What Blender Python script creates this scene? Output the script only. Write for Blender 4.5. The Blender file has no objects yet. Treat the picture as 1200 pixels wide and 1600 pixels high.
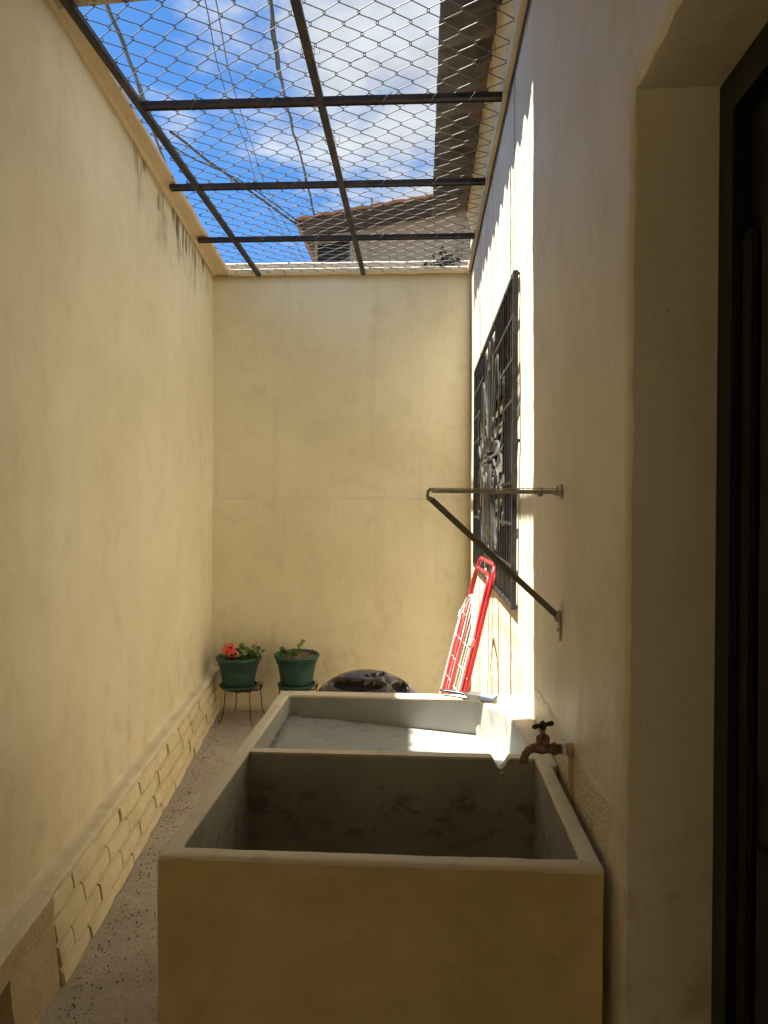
import bpy, bmesh, math, random
from mathutils import Vector, Matrix, noise
R = math.radians
random.seed(7)
sc = bpy.context.scene
col = sc.collection

# ------------------------------------------------------------ camera
cd = bpy.data.cameras.new('camera'); cam = bpy.data.objects.new('camera', cd); col.objects.link(cam)
cd.sensor_fit = 'VERTICAL'; cd.sensor_height = 36.0; cd.lens = 1075 / 1600 * 36
cd.clip_start = 0.02; cd.clip_end = 2000
yaw, pitch, roll = R(3.09), R(-0.5), R(0.3)
fw = Vector((-math.sin(yaw) * math.cos(pitch), math.cos(yaw) * math.cos(pitch), math.sin(pitch)))
r0 = fw.cross(Vector((0, 0, 1))).normalized(); u0 = r0.cross(fw)
rr = r0 * math.cos(roll) + u0 * math.sin(roll); uu = -r0 * math.sin(roll) + u0 * math.cos(roll)
M = Matrix((rr, uu, -fw)).transposed().to_4x4(); M.translation = (0, 0, 1.5)
cam.matrix_world = M
sc.camera = cam

# ------------------------------------------------------------ light
SUN_TO = Vector((-0.467, 0.06, 1.0)).normalized()
w = bpy.data.worlds.new('World'); sc.world = w; w.use_nodes = True
nt = w.node_tree; N = nt.nodes; L = nt.links; N.clear()
out = N.new('ShaderNodeOutputWorld'); bg = N.new('ShaderNodeBackground')
sky = N.new('ShaderNodeTexSky'); sky.sky_type = 'NISHITA'; sky.sun_disc = False
sky.sun_elevation = math.asin(SUN_TO.z); sky.sun_rotation = math.atan2(SUN_TO.x, SUN_TO.y) % (2 * math.pi)
sky.air_density = 1.0; sky.dust_density = 0.1; sky.ozone_density = 3.5
SKY_STR = 0.05
bg.inputs['Strength'].default_value = SKY_STR
tc = N.new('ShaderNodeTexCoord'); sep = N.new('ShaderNodeSeparateXYZ'); L.new(tc.outputs['Generated'], sep.inputs[0])
def wm(op, a, b=None, c=None, clamp=False):
    n = N.new('ShaderNodeMath'); n.operation = op; n.use_clamp = clamp
    for i, v in enumerate((a, b, c)):
        if v is None: continue
        if isinstance(v, (int, float)): n.inputs[i].default_value = v
        else: L.new(v, n.inputs[i])
    return n.outputs[0]
zz = wm('MAXIMUM', sep.outputs[2], 0.06)
px = wm('DIVIDE', sep.outputs[0], zz); py = wm('DIVIDE', sep.outputs[1], zz)
cb = N.new('ShaderNodeCombineXYZ'); L.new(px, cb.inputs[0]); L.new(py, cb.inputs[1])
def wnoise(scale, detail, rough, off, dist=0.0):
    mp = N.new('ShaderNodeMapping'); mp.inputs['Location'].default_value = off
    L.new(cb.outputs[0], mp.inputs['Vector'])
    n = N.new('ShaderNodeTexNoise'); n.inputs['Scale'].default_value = scale; n.inputs['Detail'].default_value = detail
    n.inputs['Roughness'].default_value = rough; n.inputs['Distortion'].default_value = dist
    L.new(mp.outputs[0], n.inputs['Vector']); return n.outputs['Fac']
CLOUD_OFF = (3.1, 0.4, 0)
n1 = wnoise(1.15, 9, 0.58, CLOUD_OFF, 0.25); n2 = wnoise(3.2, 8, 0.6, (7.7, 2.0, 0), 0.3)
# the cloud bank lies to the right (east) of the yard, thinning westward
east = wm('MULTIPLY_ADD', px, 0.32, 0.10)
dens = wm('ADD', wm('ADD', wm('MULTIPLY', n1, 0.9), wm('MULTIPLY', n2, 0.45)), east)
cr = N.new('ShaderNodeMapRange'); cr.interpolation_type = 'SMOOTHSTEP'
L.new(dens, cr.inputs[0]); cr.inputs[1].default_value = 0.60; cr.inputs[2].default_value = 0.80
shade = N.new('ShaderNodeMapRange'); L.new(n2, shade.inputs[0]); shade.inputs[1].default_value = 0.3; shade.inputs[2].default_value = 0.75
shade.inputs[3].default_value = 2.5; shade.inputs[4].default_value = 4.2
cc = N.new('ShaderNodeCombineColor')
L.new(wm('MULTIPLY', shade.outputs[0], 0.93), cc.inputs[0]); L.new(wm('MULTIPLY', shade.outputs[0], 0.98), cc.inputs[1]); L.new(wm('MULTIPLY', shade.outputs[0], 1.03), cc.inputs[2])
mx = N.new('ShaderNodeMix'); mx.data_type = 'RGBA'
tint = N.new('ShaderNodeMix'); tint.data_type = 'RGBA'; tint.blend_type = 'MULTIPLY'; tint.inputs['Factor'].default_value = 1
L.new(sky.outputs[0], tint.inputs[6]); tint.inputs[7].default_value = (0.36, 0.62, 0.82, 1)
L.new(wm('MULTIPLY', cr.outputs[0], 0.93), mx.inputs['Factor']); L.new(tint.outputs[2], mx.inputs[6]); L.new(cc.outputs[0], mx.inputs[7])
L.new(mx.outputs[2], bg.inputs['Color']); L.new(bg.outputs[0], out.inputs[0])

sd = bpy.data.lights.new('sun', 'SUN'); sun = bpy.data.objects.new('sun', sd); col.objects.link(sun)
sd.energy = 3.6; sd.angle = R(0.53); sd.color = (1.0, 0.94, 0.83)
sun.rotation_euler = SUN_TO.to_track_quat('Z', 'Y').to_euler(); sun.location = (-3, 3, 8)
sc.view_settings.view_transform = 'Standard'; sc.view_settings.look = 'None'
sc.view_settings.gamma = 1; sc.view_settings.use_curve_mapping = False
sc.view_settings.exposure = 2.3
sc.render.engine = 'CYCLES'
sc.cycles.max_bounces = 6; sc.cycles.diffuse_bounces = 6; sc.cycles.glossy_bounces = 3

# ------------------------------------------------------------ materials
def mat(name, base, rough=0.6, metal=0.0, **k):
    m = bpy.data.materials.new(name); m.use_nodes = True
    b = m.node_tree.nodes['Principled BSDF']
    b.inputs['Base Color'].default_value = (*base, 1); b.inputs['Roughness'].default_value = rough
    b.inputs['Metallic'].default_value = metal
    for kk, v in k.items(): b.inputs[kk.replace('_', ' ')].default_value = v
    return m
class G:
    """small helper round a material's node graph, object coordinates"""
    def __init__(s, m):
        s.m = m; s.nt = m.node_tree; s.N = s.nt.nodes; s.L = s.nt.links; s.b = s.N['Principled BSDF']
        s.tc = s.N.new('ShaderNodeTexCoord'); s.co = s.tc.outputs['Object']
        sp = s.N.new('ShaderNodeSeparateXYZ'); s.L.new(s.co, sp.inputs[0]); s.x, s.y, s.z = sp.outputs
    def put(s, v, sock):
        if isinstance(v, (int, float)): sock.default_value = (v, v, v, 1) if sock.type == 'RGBA' else v
        elif isinstance(v, (tuple, list)): sock.default_value = (*v, 1) if len(v) == 3 and sock.type == 'RGBA' else v
        else: s.L.new(v, sock)
    def noise(s, scale, detail=4, rough=0.55, stretch=(1, 1, 1), off=(0, 0, 0), dist=0):
        mp = s.N.new('ShaderNodeMapping'); mp.inputs['Scale'].default_value = stretch; mp.inputs['Location'].default_value = off
        s.L.new(s.co, mp.inputs['Vector'])
        n = s.N.new('ShaderNodeTexNoise'); n.inputs['Scale'].default_value = scale; n.inputs['Detail'].default_value = min(detail, 3.0)
        n.inputs['Roughness'].default_value = rough; n.inputs['Distortion'].default_value = dist
        s.L.new(mp.outputs[0], n.inputs['Vector']); return n.outputs['Fac']
    def vor(s, scale, feature='F1', rnd=1.0):
        n = s.N.new('ShaderNodeTexVoronoi'); n.feature = feature; n.inputs['Scale'].default_value = scale; n.inputs['Randomness'].default_value = rnd
        s.L.new(s.co, n.inputs['Vector']); return n.outputs['Distance']
    def m_(s, op, a, b=None, c=None, clamp=False):
        n = s.N.new('ShaderNodeMath'); n.operation = op; n.use_clamp = clamp
        for i, v in enumerate((a, b, c)):
            if v is not None: s.put(v, n.inputs[i])
        return n.outputs[0]
    def ramp(s, v, a, b, c=0.0, d=1.0):
        n = s.N.new('ShaderNodeMapRange'); n.interpolation_type = 'SMOOTHSTEP'; s.put(v, n.inputs[0])
        for i, q in enumerate((a, b, c, d)): s.put(q, n.inputs[i + 1])
        return n.outputs[0]
    def mix(s, f, a, b, mode='MIX'):
        n = s.N.new('ShaderNodeMix'); n.data_type = 'RGBA'; n.blend_type = mode
        s.put(f, n.inputs['Factor']); s.put(a, n.inputs[6]); s.put(b, n.inputs[7]); return n.outputs[2]
    def bump(s, h, strength, dist, prev=None):
        n = s.N.new('ShaderNodeBump'); n.inputs['Strength'].default_value = strength; n.inputs['Distance'].default_value = dist
        s.put(h, n.inputs['Height'])
        if prev: s.L.new(prev, n.inputs['Normal'])
        return n.outputs[0]
    def color(s, c): s.put(c, s.b.inputs['Base Color'])
    def rough(s, c): s.put(c, s.b.inputs['Roughness'])
    def normal(s, n): s.L.new(n, s.b.inputs['Normal'])

CREAM = (0.80, 0.735, 0.54)
def plaster(name, base=CREAM, streak=0.3, mold=None, stipple=None, rough=0.55, seed=0.0, coarse=0.0, drips=False):
    m = mat(name, base, rough); g = G(m)
    big = g.noise(1.3, 5, 0.6, off=(seed, seed, 0)); mid = g.noise(7, 6, 0.62, off=(seed, 2, seed))
    c = g.mix(g.ramp(big, 0.3, 0.72), base, tuple(v * q for v, q in zip(base, (0.9, 0.87, 0.82))))
    c = g.mix(g.m_('MULTIPLY', g.ramp(mid, 0.5, 0.78), 0.45), c, tuple(v * q for v, q in zip(base, (0.78, 0.74, 0.68))))
    st = g.noise(9, 5, 0.6, stretch=(1, 1, 0.06), off=(seed, 0, 0))
    c = g.mix(g.m_('MULTIPLY', g.ramp(st, 0.52, 0.75), streak), c, tuple(v * q for v, q in zip(base, (0.66, 0.6, 0.52))))
    spk = g.vor(14); sel = g.noise(4.1, 2, off=(5, seed, 1))
    c = g.mix(g.m_('MULTIPLY', g.ramp(spk, 0.05, 0.03, 0, 1), g.ramp(sel, 0.58, 0.66)), c, (0.22, 0.16, 0.1))
    if mold:
        y0, y1, z0, z1 = mold
        mz = g.ramp(g.z, z0, z1); my = g.m_('MULTIPLY', g.ramp(g.y, y0, y0 + 0.5), g.ramp(g.y, y1, y1 - 0.25))
        ms = g.noise(16, 5, 0.62, stretch=(1, 1, 0.12)); mb = g.noise(3.0, 3, 0.5, off=(0, 0.35, 4))
        f = g.m_('MULTIPLY', g.m_('MULTIPLY', mz, my), g.m_('MULTIPLY', g.ramp(ms, 0.42, 0.56), g.ramp(g.m_('ADD', mb, g.m_('MULTIPLY', g.ramp(g.z, 2.95, 3.17), 0.12)), 0.49, 0.62)))
        c = g.mix(g.m_('MULTIPLY', f, 0.85, clamp=True), c, (0.035, 0.032, 0.028))
    if drips:
        d1 = g.noise(34, 2, 0.5, stretch=(1, 1, 0.006), off=(0, 3, 0))
        c = g.mix(g.m_('MULTIPLY', g.m_('MULTIPLY', g.ramp(d1, 0.58, 0.70), 0.85), g.ramp(g.y, 2.2, 2.4)), c, (0.33, 0.21, 0.11))
    arc = g.noise(5.5, 4, 0.55, stretch=(1, 1, 0.7), off=(seed, 1, 7), dist=1.8)
    arcm = g.ramp(g.m_('ABSOLUTE', g.m_('SUBTRACT', arc, 0.5)), 0.012, 0.0, 0, 1)
    c = g.mix(g.m_('MULTIPLY', arcm, 0.10), c, (0.35, 0.26, 0.15))
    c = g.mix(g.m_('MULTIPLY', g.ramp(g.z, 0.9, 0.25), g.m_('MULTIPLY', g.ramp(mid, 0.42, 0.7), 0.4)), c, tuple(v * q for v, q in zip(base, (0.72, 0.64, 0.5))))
    h = g.m_('ADD', g.m_('MULTIPLY', g.noise(85, 4, 0.65), 0.55), g.m_('MULTIPLY', g.noise(22, 5, 0.6, stretch=(1, 1, 0.25)), 1.0))
    n = g.bump(g.m_('ADD', h, g.m_('MULTIPLY', arc, 1.2)), 0.45, 0.005)
    pits = g.ramp(g.vor(38), 0.10, 0.02, 0, 1)
    n = g.bump(g.m_('MULTIPLY', g.m_('MULTIPLY', pits, g.ramp(g.noise(5, 2, off=(3, 3, seed)), 0.5, 0.6)), -1.0), 0.5, 0.003, n)
    if coarse: n = g.bump(g.noise(70, 5, 0.75), coarse, 0.008, n)
    if stipple:
        y0, y1, zt = stipple
        msk = g.m_('MULTIPLY', g.m_('MULTIPLY', g.ramp(g.m_('ADD', g.z, g.m_('MULTIPLY', g.noise(3), 0.06)), zt + 0.045, zt + 0.02), g.ramp(g.m_('ADD', g.y, g.m_('MULTIPLY', g.z, 0.35)), y0 + 0.33, y0 + 0.36)), g.ramp(g.y, y1, y1 - 0.2))
        n = g.bump(g.m_('MULTIPLY', g.m_('ADD', g.vor(110), g.noise(130, 3)), msk), 0.8, 0.006, n)
        c = g.mix(g.m_('MULTIPLY', msk, 0.35), c, tuple(v * q for v, q in zip(base, (0.82, 0.72, 0.55))))
        rust = g.m_('MULTIPLY', g.m_('MULTIPLY', g.ramp(g.z, 1.0, 0.85), g.ramp(g.y, 1.85, 1.5)), g.ramp(g.noise(9, 5, 0.6), 0.5, 0.68))
        c = g.mix(g.m_('MULTIPLY', rust, 0.45), c, (0.42, 0.25, 0.11))
    g.color(c); g.normal(n); g.rough(g.ramp(mid, 0.2, 0.8, rough - 0.06, rough + 0.12))
    return m
M_left = plaster('cream_paint_left', mold=(2.9, 4.85, 2.80, 3.08), streak=0.12, seed=1.7)
M_back = plaster('cream_paint_back', base=(0.80, 0.73, 0.52), streak=0.18, seed=4.2)
M_right = plaster('cream_paint_house', base=(0.84, 0.78, 0.63), streak=0.22, seed=8.1, stipple=(1.25, 2.6, 0.95), rough=0.5, drips=True)
M_plinth = plaster('cream_paint_plinth', base=(0.78, 0.70, 0.46), streak=0.15, seed=2.9, coarse=0.35)
M_rough = plaster('rough_brown_render', base=(0.64, 0.52, 0.33), streak=0.1, seed=6.2, coarse=1.0, rough=0.8)
M_ledge = plaster('dusty_ledge', base=(0.78, 0.72, 0.54), streak=0.0, seed=3.3, coarse=0.5, rough=0.8)

def coping_mat():
    m = plaster('speckled_coping', base=(0.70, 0.56, 0.35), streak=0.1, seed=5.5, coarse=0.4); return m
M_coping = coping_mat()
def concrete(name, base, patches=0.6, rough=0.5):
    m = mat(name, base, rough); g = G(m)
    c = g.mix(g.ramp(g.noise(2.6, 6, 0.65), 0.3, 0.72), base, tuple(v * 0.62 for v in base))
    c = g.mix(g.m_('MULTIPLY', g.ramp(g.noise(11, 6, 0.7), 0.55, 0.7), patches), c, tuple(v * 0.35 for v in base))
    c = g.mix(g.m_('MULTIPLY', g.ramp(g.noise(30, 4, 0.7, stretch=(1, 1, 0.2)), 0.55, 0.8), 0.3), c, tuple(min(1, v * 1.5) for v in base))
    g.color(c); n = g.bump(g.noise(40, 5, 0.6), 0.3, 0.003); g.normal(g.bump(g.noise(6, 3), 0.4, 0.01, n))
    g.rough(g.ramp(g.noise(8, 4), 0.3, 0.7, rough - 0.12, rough + 0.15)); return m

# ------------------------------------------------------------ mesh helpers
def tag(o, label=None, cat=None, group=None, kind=None):
    if label: o['label'] = label
    if cat: o['category'] = cat
    if group: o['group'] = group
    if kind: o['kind'] = kind
    return o
def empty(name, loc=(0, 0, 0), label=None, cat=None, group=None):
    o = bpy.data.objects.new(name, None); o.empty_display_size = 0.05; col.objects.link(o); o.location = loc
    return tag(o, label, cat, group)
def link(name, bm, m, parent=None, smooth=False, world=True, recalc=True):
    """links a bmesh given in world metres as ONE object, under parent if given"""
    if recalc: bmesh.ops.recalc_face_normals(bm, faces=bm.faces)
    me = bpy.data.meshes.new(name); bm.to_mesh(me); bm.free()
    for mm in (m if isinstance(m, (list, tuple)) else [m]): me.materials.append(mm)
    if smooth:
        for p in me.polygons: p.use_smooth = True
    o = bpy.data.objects.new(name, me); col.objects.link(o)
    if parent:
        o.parent = parent
        off = Vector((0, 0, 0)); p = parent
        while p: off += p.location; p = p.parent
        if world: o.location = -off
    return o
def box(bm, a, b, mi=0):
    v = [bm.verts.new((x, y, z)) for z in (a[2], b[2]) for y in (a[1], b[1]) for x in (a[0], b[0])]
    for f in ((0, 2, 3, 1), (4, 5, 7, 6), (0, 1, 5, 4), (2, 6, 7, 3), (0, 4, 6, 2), (1, 3, 7, 5)):
        fc = bm.faces.new([v[i] for i in f]); fc.material_index = mi
    return v
def hexa(bm, pts, mi=0):
    """8 points: bottom ring 4, top ring 4"""
    v = [bm.verts.new(p) for p in pts]
    for f in ((3, 2, 1, 0), (4, 5, 6, 7), (0, 1, 5, 4), (1, 2, 6, 5), (2, 3, 7, 6), (3, 0, 4, 7)):
        bm.faces.new([v[i] for i in f]).material_index = mi
    return v
def tube(bm, pts, r, n=8, closed=False, sect=None, mi=0, cap=True, up=None):
    """sweep a round (or sect=[(a,b)..]) section along pts; r may be a list"""
    pts = [Vector(p) for p in pts]; k = len(pts); rings = []
    rs = r if isinstance(r, (list, tuple)) else [r] * k
    prevn = None
    for i, p in enumerate(pts):
        if closed: t = pts[(i + 1) % k] - pts[i - 1]
        else: t = pts[min(i + 1, k - 1)] - pts[max(i - 1, 0)]
        if t.length < 1e-9: t = Vector((0, 0, 1))
        t.normalize()
        if up is not None: a = Vector(up) - t * t.dot(Vector(up))
        elif prevn is None: a = t.orthogonal()
        else: a = prevn - t * t.dot(prevn)
        if a.length < 1e-6: a = t.orthogonal()
        a.normalize(); prevn = a; b = t.cross(a)
        if sect: ring = [bm.verts.new(p + a * s[0] + b * s[1]) for s in sect]
        else: ring = [bm.verts.new(p + (a * math.cos(q) + b * math.sin(q)) * rs[i]) for q in [2 * math.pi * j / n for j in range(n)]]
        rings.append(ring)
    m = len(rings[0])
    for i in range(k if closed else k - 1):
        A, B = rings[i], rings[(i + 1) % k]
        for j in range(m):
            bm.faces.new((A[j], A[(j + 1) % m], B[(j + 1) % m], B[j])).material_index = mi
    if cap and not closed:
        bm.faces.new(rings[0][::-1]).material_index = mi; bm.faces.new(rings[-1]).material_index = mi
def flat(w_, h_): return [(-h_ / 2, -w_ / 2), (h_ / 2, -w_ / 2), (h_ / 2, w_ / 2), (-h_ / 2, w_ / 2)]
def lathe(bm, prof, c, n=32, mi=0):
    rings = []
    for r_, z_ in prof:
        if r_ < 1e-5: rings.append([bm.verts.new((c[0], c[1], c[2] + z_))])
        else: rings.append([bm.verts.new((c[0] + r_ * math.cos(2 * math.pi * j / n), c[1] + r_ * math.sin(2 * math.pi * j / n), c[2] + z_)) for j in range(n)])
    for A, B in zip(rings, rings[1:]):
        for j in range(n):
            if len(A) == 1 and len(B) == 1: continue
            if len(A) == 1: f = (A[0], B[j], B[(j + 1) % n])
            elif len(B) == 1: f = (A[j], A[(j + 1) % n], B[0])
            else: f = (A[j], A[(j + 1) % n], B[(j + 1) % n], B[j])
            bm.faces.new(f).material_index = mi
def ticks(a, b, step, extra=()):
    pts = sorted(set([round(a, 4), round(b, 4)] + [round(e, 4) for e in extra]))
    res = [pts[0]]
    for p, q in zip(pts, pts[1:]):
        k = max(1, round((q - p) / step)); res += [p + (q - p) * (i + 1) / k for i in range(k)]
    return res
def nz(p, s, seed=0.0): return noise.noise(Vector(p) * s + Vector((seed, seed * 1.3, -seed)))
def wall_sheet(name, P, nrm, us, vs, holes, T, m, parent, amp=0.003, proud=None, edge=0.003, recess=None):
    """solid wall: uneven front skin with openings, back skin T behind it, reveals round every opening"""
    nrm = Vector(nrm).normalized(); bm = bmesh.new(); nu, nv = len(us), len(vs)
    def skip(i, j):
        u = (us[i] + us[i + 1]) / 2; v = (vs[j] + vs[j + 1]) / 2
        return any(h[0] < u < h[1] and h[2] < v < h[3] for h in holes)
    F = {}; B = {}
    for i, u in enumerate(us):
        for j, v in enumerate(vs):
            p = Vector(P(u, v)); d = amp * (nz(p, 1.7, 3) * 1.6 + nz(p, 7, 9) * 0.5)
            if proud: d += proud(u, v)
            du = dv = 0
            for h in holes:
                if h[0] - 1e-6 <= u <= h[1] + 1e-6 and h[2] - 1e-6 <= v <= h[3] + 1e-6:
                    du = edge * nz(p, 9, 4) * 1.5 + edge * nz(p, 31, 2); dv = edge * nz(p, 9, 14)
                    d += -0.002 + edge * nz(p, 25, 6)
                    chip = nz(p, 4.3, 21)
                    if chip > 0.32: d -= 0.012 * (chip - 0.32) / 0.3
            F[i, j] = (P(u + du, v + dv), d); B[i, j] = P(u, v)
    fv = {k: bm.verts.new(Vector(p) + nrm * d) for k, (p, d) in F.items()}
    bv = {k: bm.verts.new(Vector(p) - nrm * T) for k, p in B.items()}
    cells = [(i, j) for i in range(nu - 1) for j in range(nv - 1) if not skip(i, j)]
    cs = set(cells); smooth = []
    for i, j in cells:
        a = bm.faces.new((fv[i, j], fv[i + 1, j], fv[i + 1, j + 1], fv[i, j + 1])); smooth.append(a)
        bm.faces.new((bv[i, j], bv[i, j + 1], bv[i + 1, j + 1], bv[i + 1, j]))
        for (di, dj, a0, a1) in ((0, -1, (i, j), (i + 1, j)), (0, 1, (i + 1, j + 1), (i, j + 1)), (-1, 0, (i, j + 1), (i, j)), (1, 0, (i + 1, j), (i + 1, j + 1))):
            if (i + di, j + dj) not in cs:
                bm.faces.new((fv[a1], fv[a0], bv[a0], bv[a1]))
    for v in list(bm.verts):
        if not v.link_faces: bm.verts.remove(v)
    for f in smooth: f.smooth = True
    return link(name, bm, m, parent)

# ============================================================ THE SETTING
Y0, YB = -2.3, 4.95                       # yard runs from behind the camera to the back wall
XR = 0.35
def xl(y): return -1.014 - 0.102 * y      # left wall line
# ground outside and yard floor
M_ground = concrete('dusty_ground', (0.30, 0.26, 0.21), 0.3, 0.9)
bm = bmesh.new(); s = 900
v = [bm.verts.new(p) for p in ((-s, -s, -0.03), (s, -s, -0.03), (s, s, -0.03), (-s, s, -0.03))]; bm.faces.new(v)
link('ground', bm, M_ground)['kind'] = 'structure'
m = mat('rough_floor_concrete', (0.36, 0.29, 0.245), 0.9); g = G(m)
c = g.mix(g.ramp(g.noise(3, 6, 0.7), 0.3, 0.7), (0.52, 0.46, 0.385), (0.42, 0.37, 0.305))
c = g.mix(g.m_('MULTIPLY', g.ramp(g.noise(60, 4, 0.7), 0.55, 0.72), 0.6), c, (0.15, 0.12, 0.10))
c = g.mix(g.ramp(g.vor(45), 0.12, 0.05), c, (0.50, 0.44, 0.38))
c = g.mix(g.m_('MULTIPLY', g.ramp(g.noise(14, 5, 0.7, off=(2, 0, 0)), 0.6, 0.75), 0.5), c, (0.52, 0.46, 0.36))
g.color(c); n = g.bump(g.noise(90, 5, 0.75), 0.9, 0.008); g.normal(g.bump(g.noise(14, 5, 0.6), 0.7, 0.012, n)); M_floor = m
bm = bmesh.new(); xs = ticks(-1.7, 0.5, 0.025); ys = ticks(Y0, YB + 0.05, 0.03)
gv = [[bm.verts.new((x, y, 0.006 * nz((x, y, 0), 3) + 0.004 * nz((x, y, 0), 16) + 0.004 * nz((x, y, 0), 45))) for y in ys] for x in xs]
for i in range(len(xs) - 1):
    for j in range(len(ys) - 1): bm.faces.new((gv[i][j], gv[i + 1][j], gv[i + 1][j + 1], gv[i][j + 1]))
link('floor', bm, M_floor, smooth=True)['kind'] = 'structure'
# grit and crumbs of mortar along the foot of the brick plinth
M_grit = concrete('grit', (0.36, 0.30, 0.24), 0.5, 0.9)
bm = bmesh.new()
for k in range(900):
    y = random.uniform(1.6, 4.9); d = min(random.expovariate(9), 0.75)
    x = -0.80 - 0.128 * y + d
    if x > -0.52 and 1.2 < y < 2.45: continue
    r_ = random.uniform(0.0015, 0.005) * (1.6 if random.random() < 0.05 else 1)
    ret = bmesh.ops.create_icosphere(bm, subdivisions=1, radius=r_, matrix=Matrix.Translation((x, y, 0.003 + r_ * 0.3)) @ Matrix.Diagonal((random.uniform(.7, 1.4), random.uniform(.7, 1.4), .6, 1)))
link('floor_grit', bm, M_grit)['kind'] = 'stuff'

# ------------------------------------------------------------ left wall
lw = empty('boundary_wall', (xl(2), 2, 0), 'long cream plastered wall on the left with mould streaks and brick plinth', 'wall')
def PL(u, v): return (xl(u), u, v)
nL = Vector((1, 0.102, 0))
def lproud(u, v): return 0.004 * nz((u, v, 0), 0.9, 5)
wall_sheet('wall_face', PL, nL, ticks(Y0, YB + 0.14, 0.06), ticks(0, 3.17, 0.06), [], 0.16, M_left, lw, amp=0.005, proud=lproud)
bm = bmesh.new()                                           # coping, lumpy, overhanging the yard
ys = ticks(1.9, YB + 0.14, 0.05); prev = None; rows = []
for y in ys:
    o_ = 0.055 + 0.025 * (y - 2.26) + 0.006 * nz((0, y, 0), 4) + 0.003 * nz((0, y, 5), 17)
    zb = 3.172 + 0.003 * nz((0, y, 2), 5)
    x = xl(y); rows.append([bm.verts.new(p) for p in ((x - 0.2, y, 3.173), (x + 0.012, y, zb - 0.008), (x + 0.02, y, zb + 0.004), (x + o_ - 0.008, y, zb), (x + o_, y, zb + 0.006), (x + o_ - 0.004, y, 3.205), (x + o_ - 0.02, y, 3.215), (x - 0.2, y, 3.22))])
for A, B in zip(rows, rows[1:]):
    for j in range(8): bm.faces.new((A[j], A[(j + 1) % 8], B[(j + 1) % 8], B[j]))
bm.faces.new(rows[0]); bm.faces.new(rows[-1][::-1])
mcp = plaster('coping_underside', base=(0.70, 0.58, 0.38), streak=0.0, seed=5.5, coarse=0.5); g = G(mcp)
g2 = g.vor(70); f = g.m_('MULTIPLY', g.ramp(g2, 0.22, 0.1), g.ramp(g.noise(5, 3), 0.42, 0.55))
basec = [l.from_socket for l in mcp.node_tree.links if l.to_socket == g.b.inputs['Base Color']][0]
g.color(g.mix(f, basec, (0.25, 0.14, 0.08)))
link('coping', bm, mcp, lw)
# plinth core + bricks
def xt(y): return -0.924 - 0.1096 * y       # face at the top
def xb(y): return -0.83 - 0.1265 * y        # face at the foot
def zt(y): return 0.285 + 0.035 * (y - 2.0) / 2.95
def face_x(y, z): t = z / 0.3; return xb(y) * (1 - t) + xt(y) * t
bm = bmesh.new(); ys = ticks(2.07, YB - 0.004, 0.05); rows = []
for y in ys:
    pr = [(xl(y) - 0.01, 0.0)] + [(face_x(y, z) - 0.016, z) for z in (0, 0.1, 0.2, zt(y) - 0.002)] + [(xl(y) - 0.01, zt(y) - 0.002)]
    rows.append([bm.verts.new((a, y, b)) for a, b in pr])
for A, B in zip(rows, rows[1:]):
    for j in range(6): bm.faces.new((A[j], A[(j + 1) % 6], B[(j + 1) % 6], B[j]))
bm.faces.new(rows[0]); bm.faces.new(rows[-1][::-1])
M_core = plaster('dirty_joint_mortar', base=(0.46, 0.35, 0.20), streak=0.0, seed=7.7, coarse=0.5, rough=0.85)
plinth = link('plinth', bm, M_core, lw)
# brick pieces
courses = [(0.0, 0.048), (0.056, 0.122), (0.13, 0.196), (0.204, 0.264)]
rb = random.Random(3)
for ci, (za, zb_) in enumerate(courses):
    if ci % 2: spans = [(2.072, 2.15 + 0.03 * ci)]
    else: spans = []
    y = spans[-1][1] + 0.008 if spans else 2.072
    while y < YB - 0.06:
        l_ = 0.235 + rb.uniform(-0.012, 0.012); y2 = min(y + l_, YB - 0.01); spans.append((y, y2))
        y = y2 + (0.020 if rb.random() < 0.35 else 0.007)
    for ya, yb_ in spans:
        o_ = rb.uniform(-0.003, 0.005); tl = rb.uniform(-0.004, 0.004)
        if ci == 3: o_ -= 0.002
        bm = bmesh.new(); k = 4; rings = []
        for i in range(k + 1):
            yy = ya + (yb_ - ya) * i / k; e = 0.004 if i in (0, k) else 0
            ring = []
            for (zc, ins) in ((za, 0.014), (za + 0.006, 0.0), ((za + zb_) / 2, -0.001), (zb_ - 0.006, 0.0), (zb_, 0.014)):
                xx = face_x(yy, zc) + o_ + tl * (i / k - .5) - ins - e + 0.0025 * nz((xx0 := 1.0, yy * 1.0, zc), 22, ci)
                ring.append(bm.verts.new((xx, yy, zc + 0.002 * nz((0, yy, zc), 18))))
            ring.append(bm.verts.new((face_x(yy, zb_) - 0.02, yy, zb_))); ring.append(bm.verts.new((face_x(yy, za) - 0.02, yy, za)))
            rings.append(ring)
        for A, B in zip(rings, rings[1:]):
            for j in range(7): bm.faces.new((A[j], A[(j + 1) % 7], B[(j + 1) % 7], B[j]))
        bm.faces.new(rings[0]); bm.faces.new(rings[-1][::-1])
        link('brick', bm, M_plinth, plinth)
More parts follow.
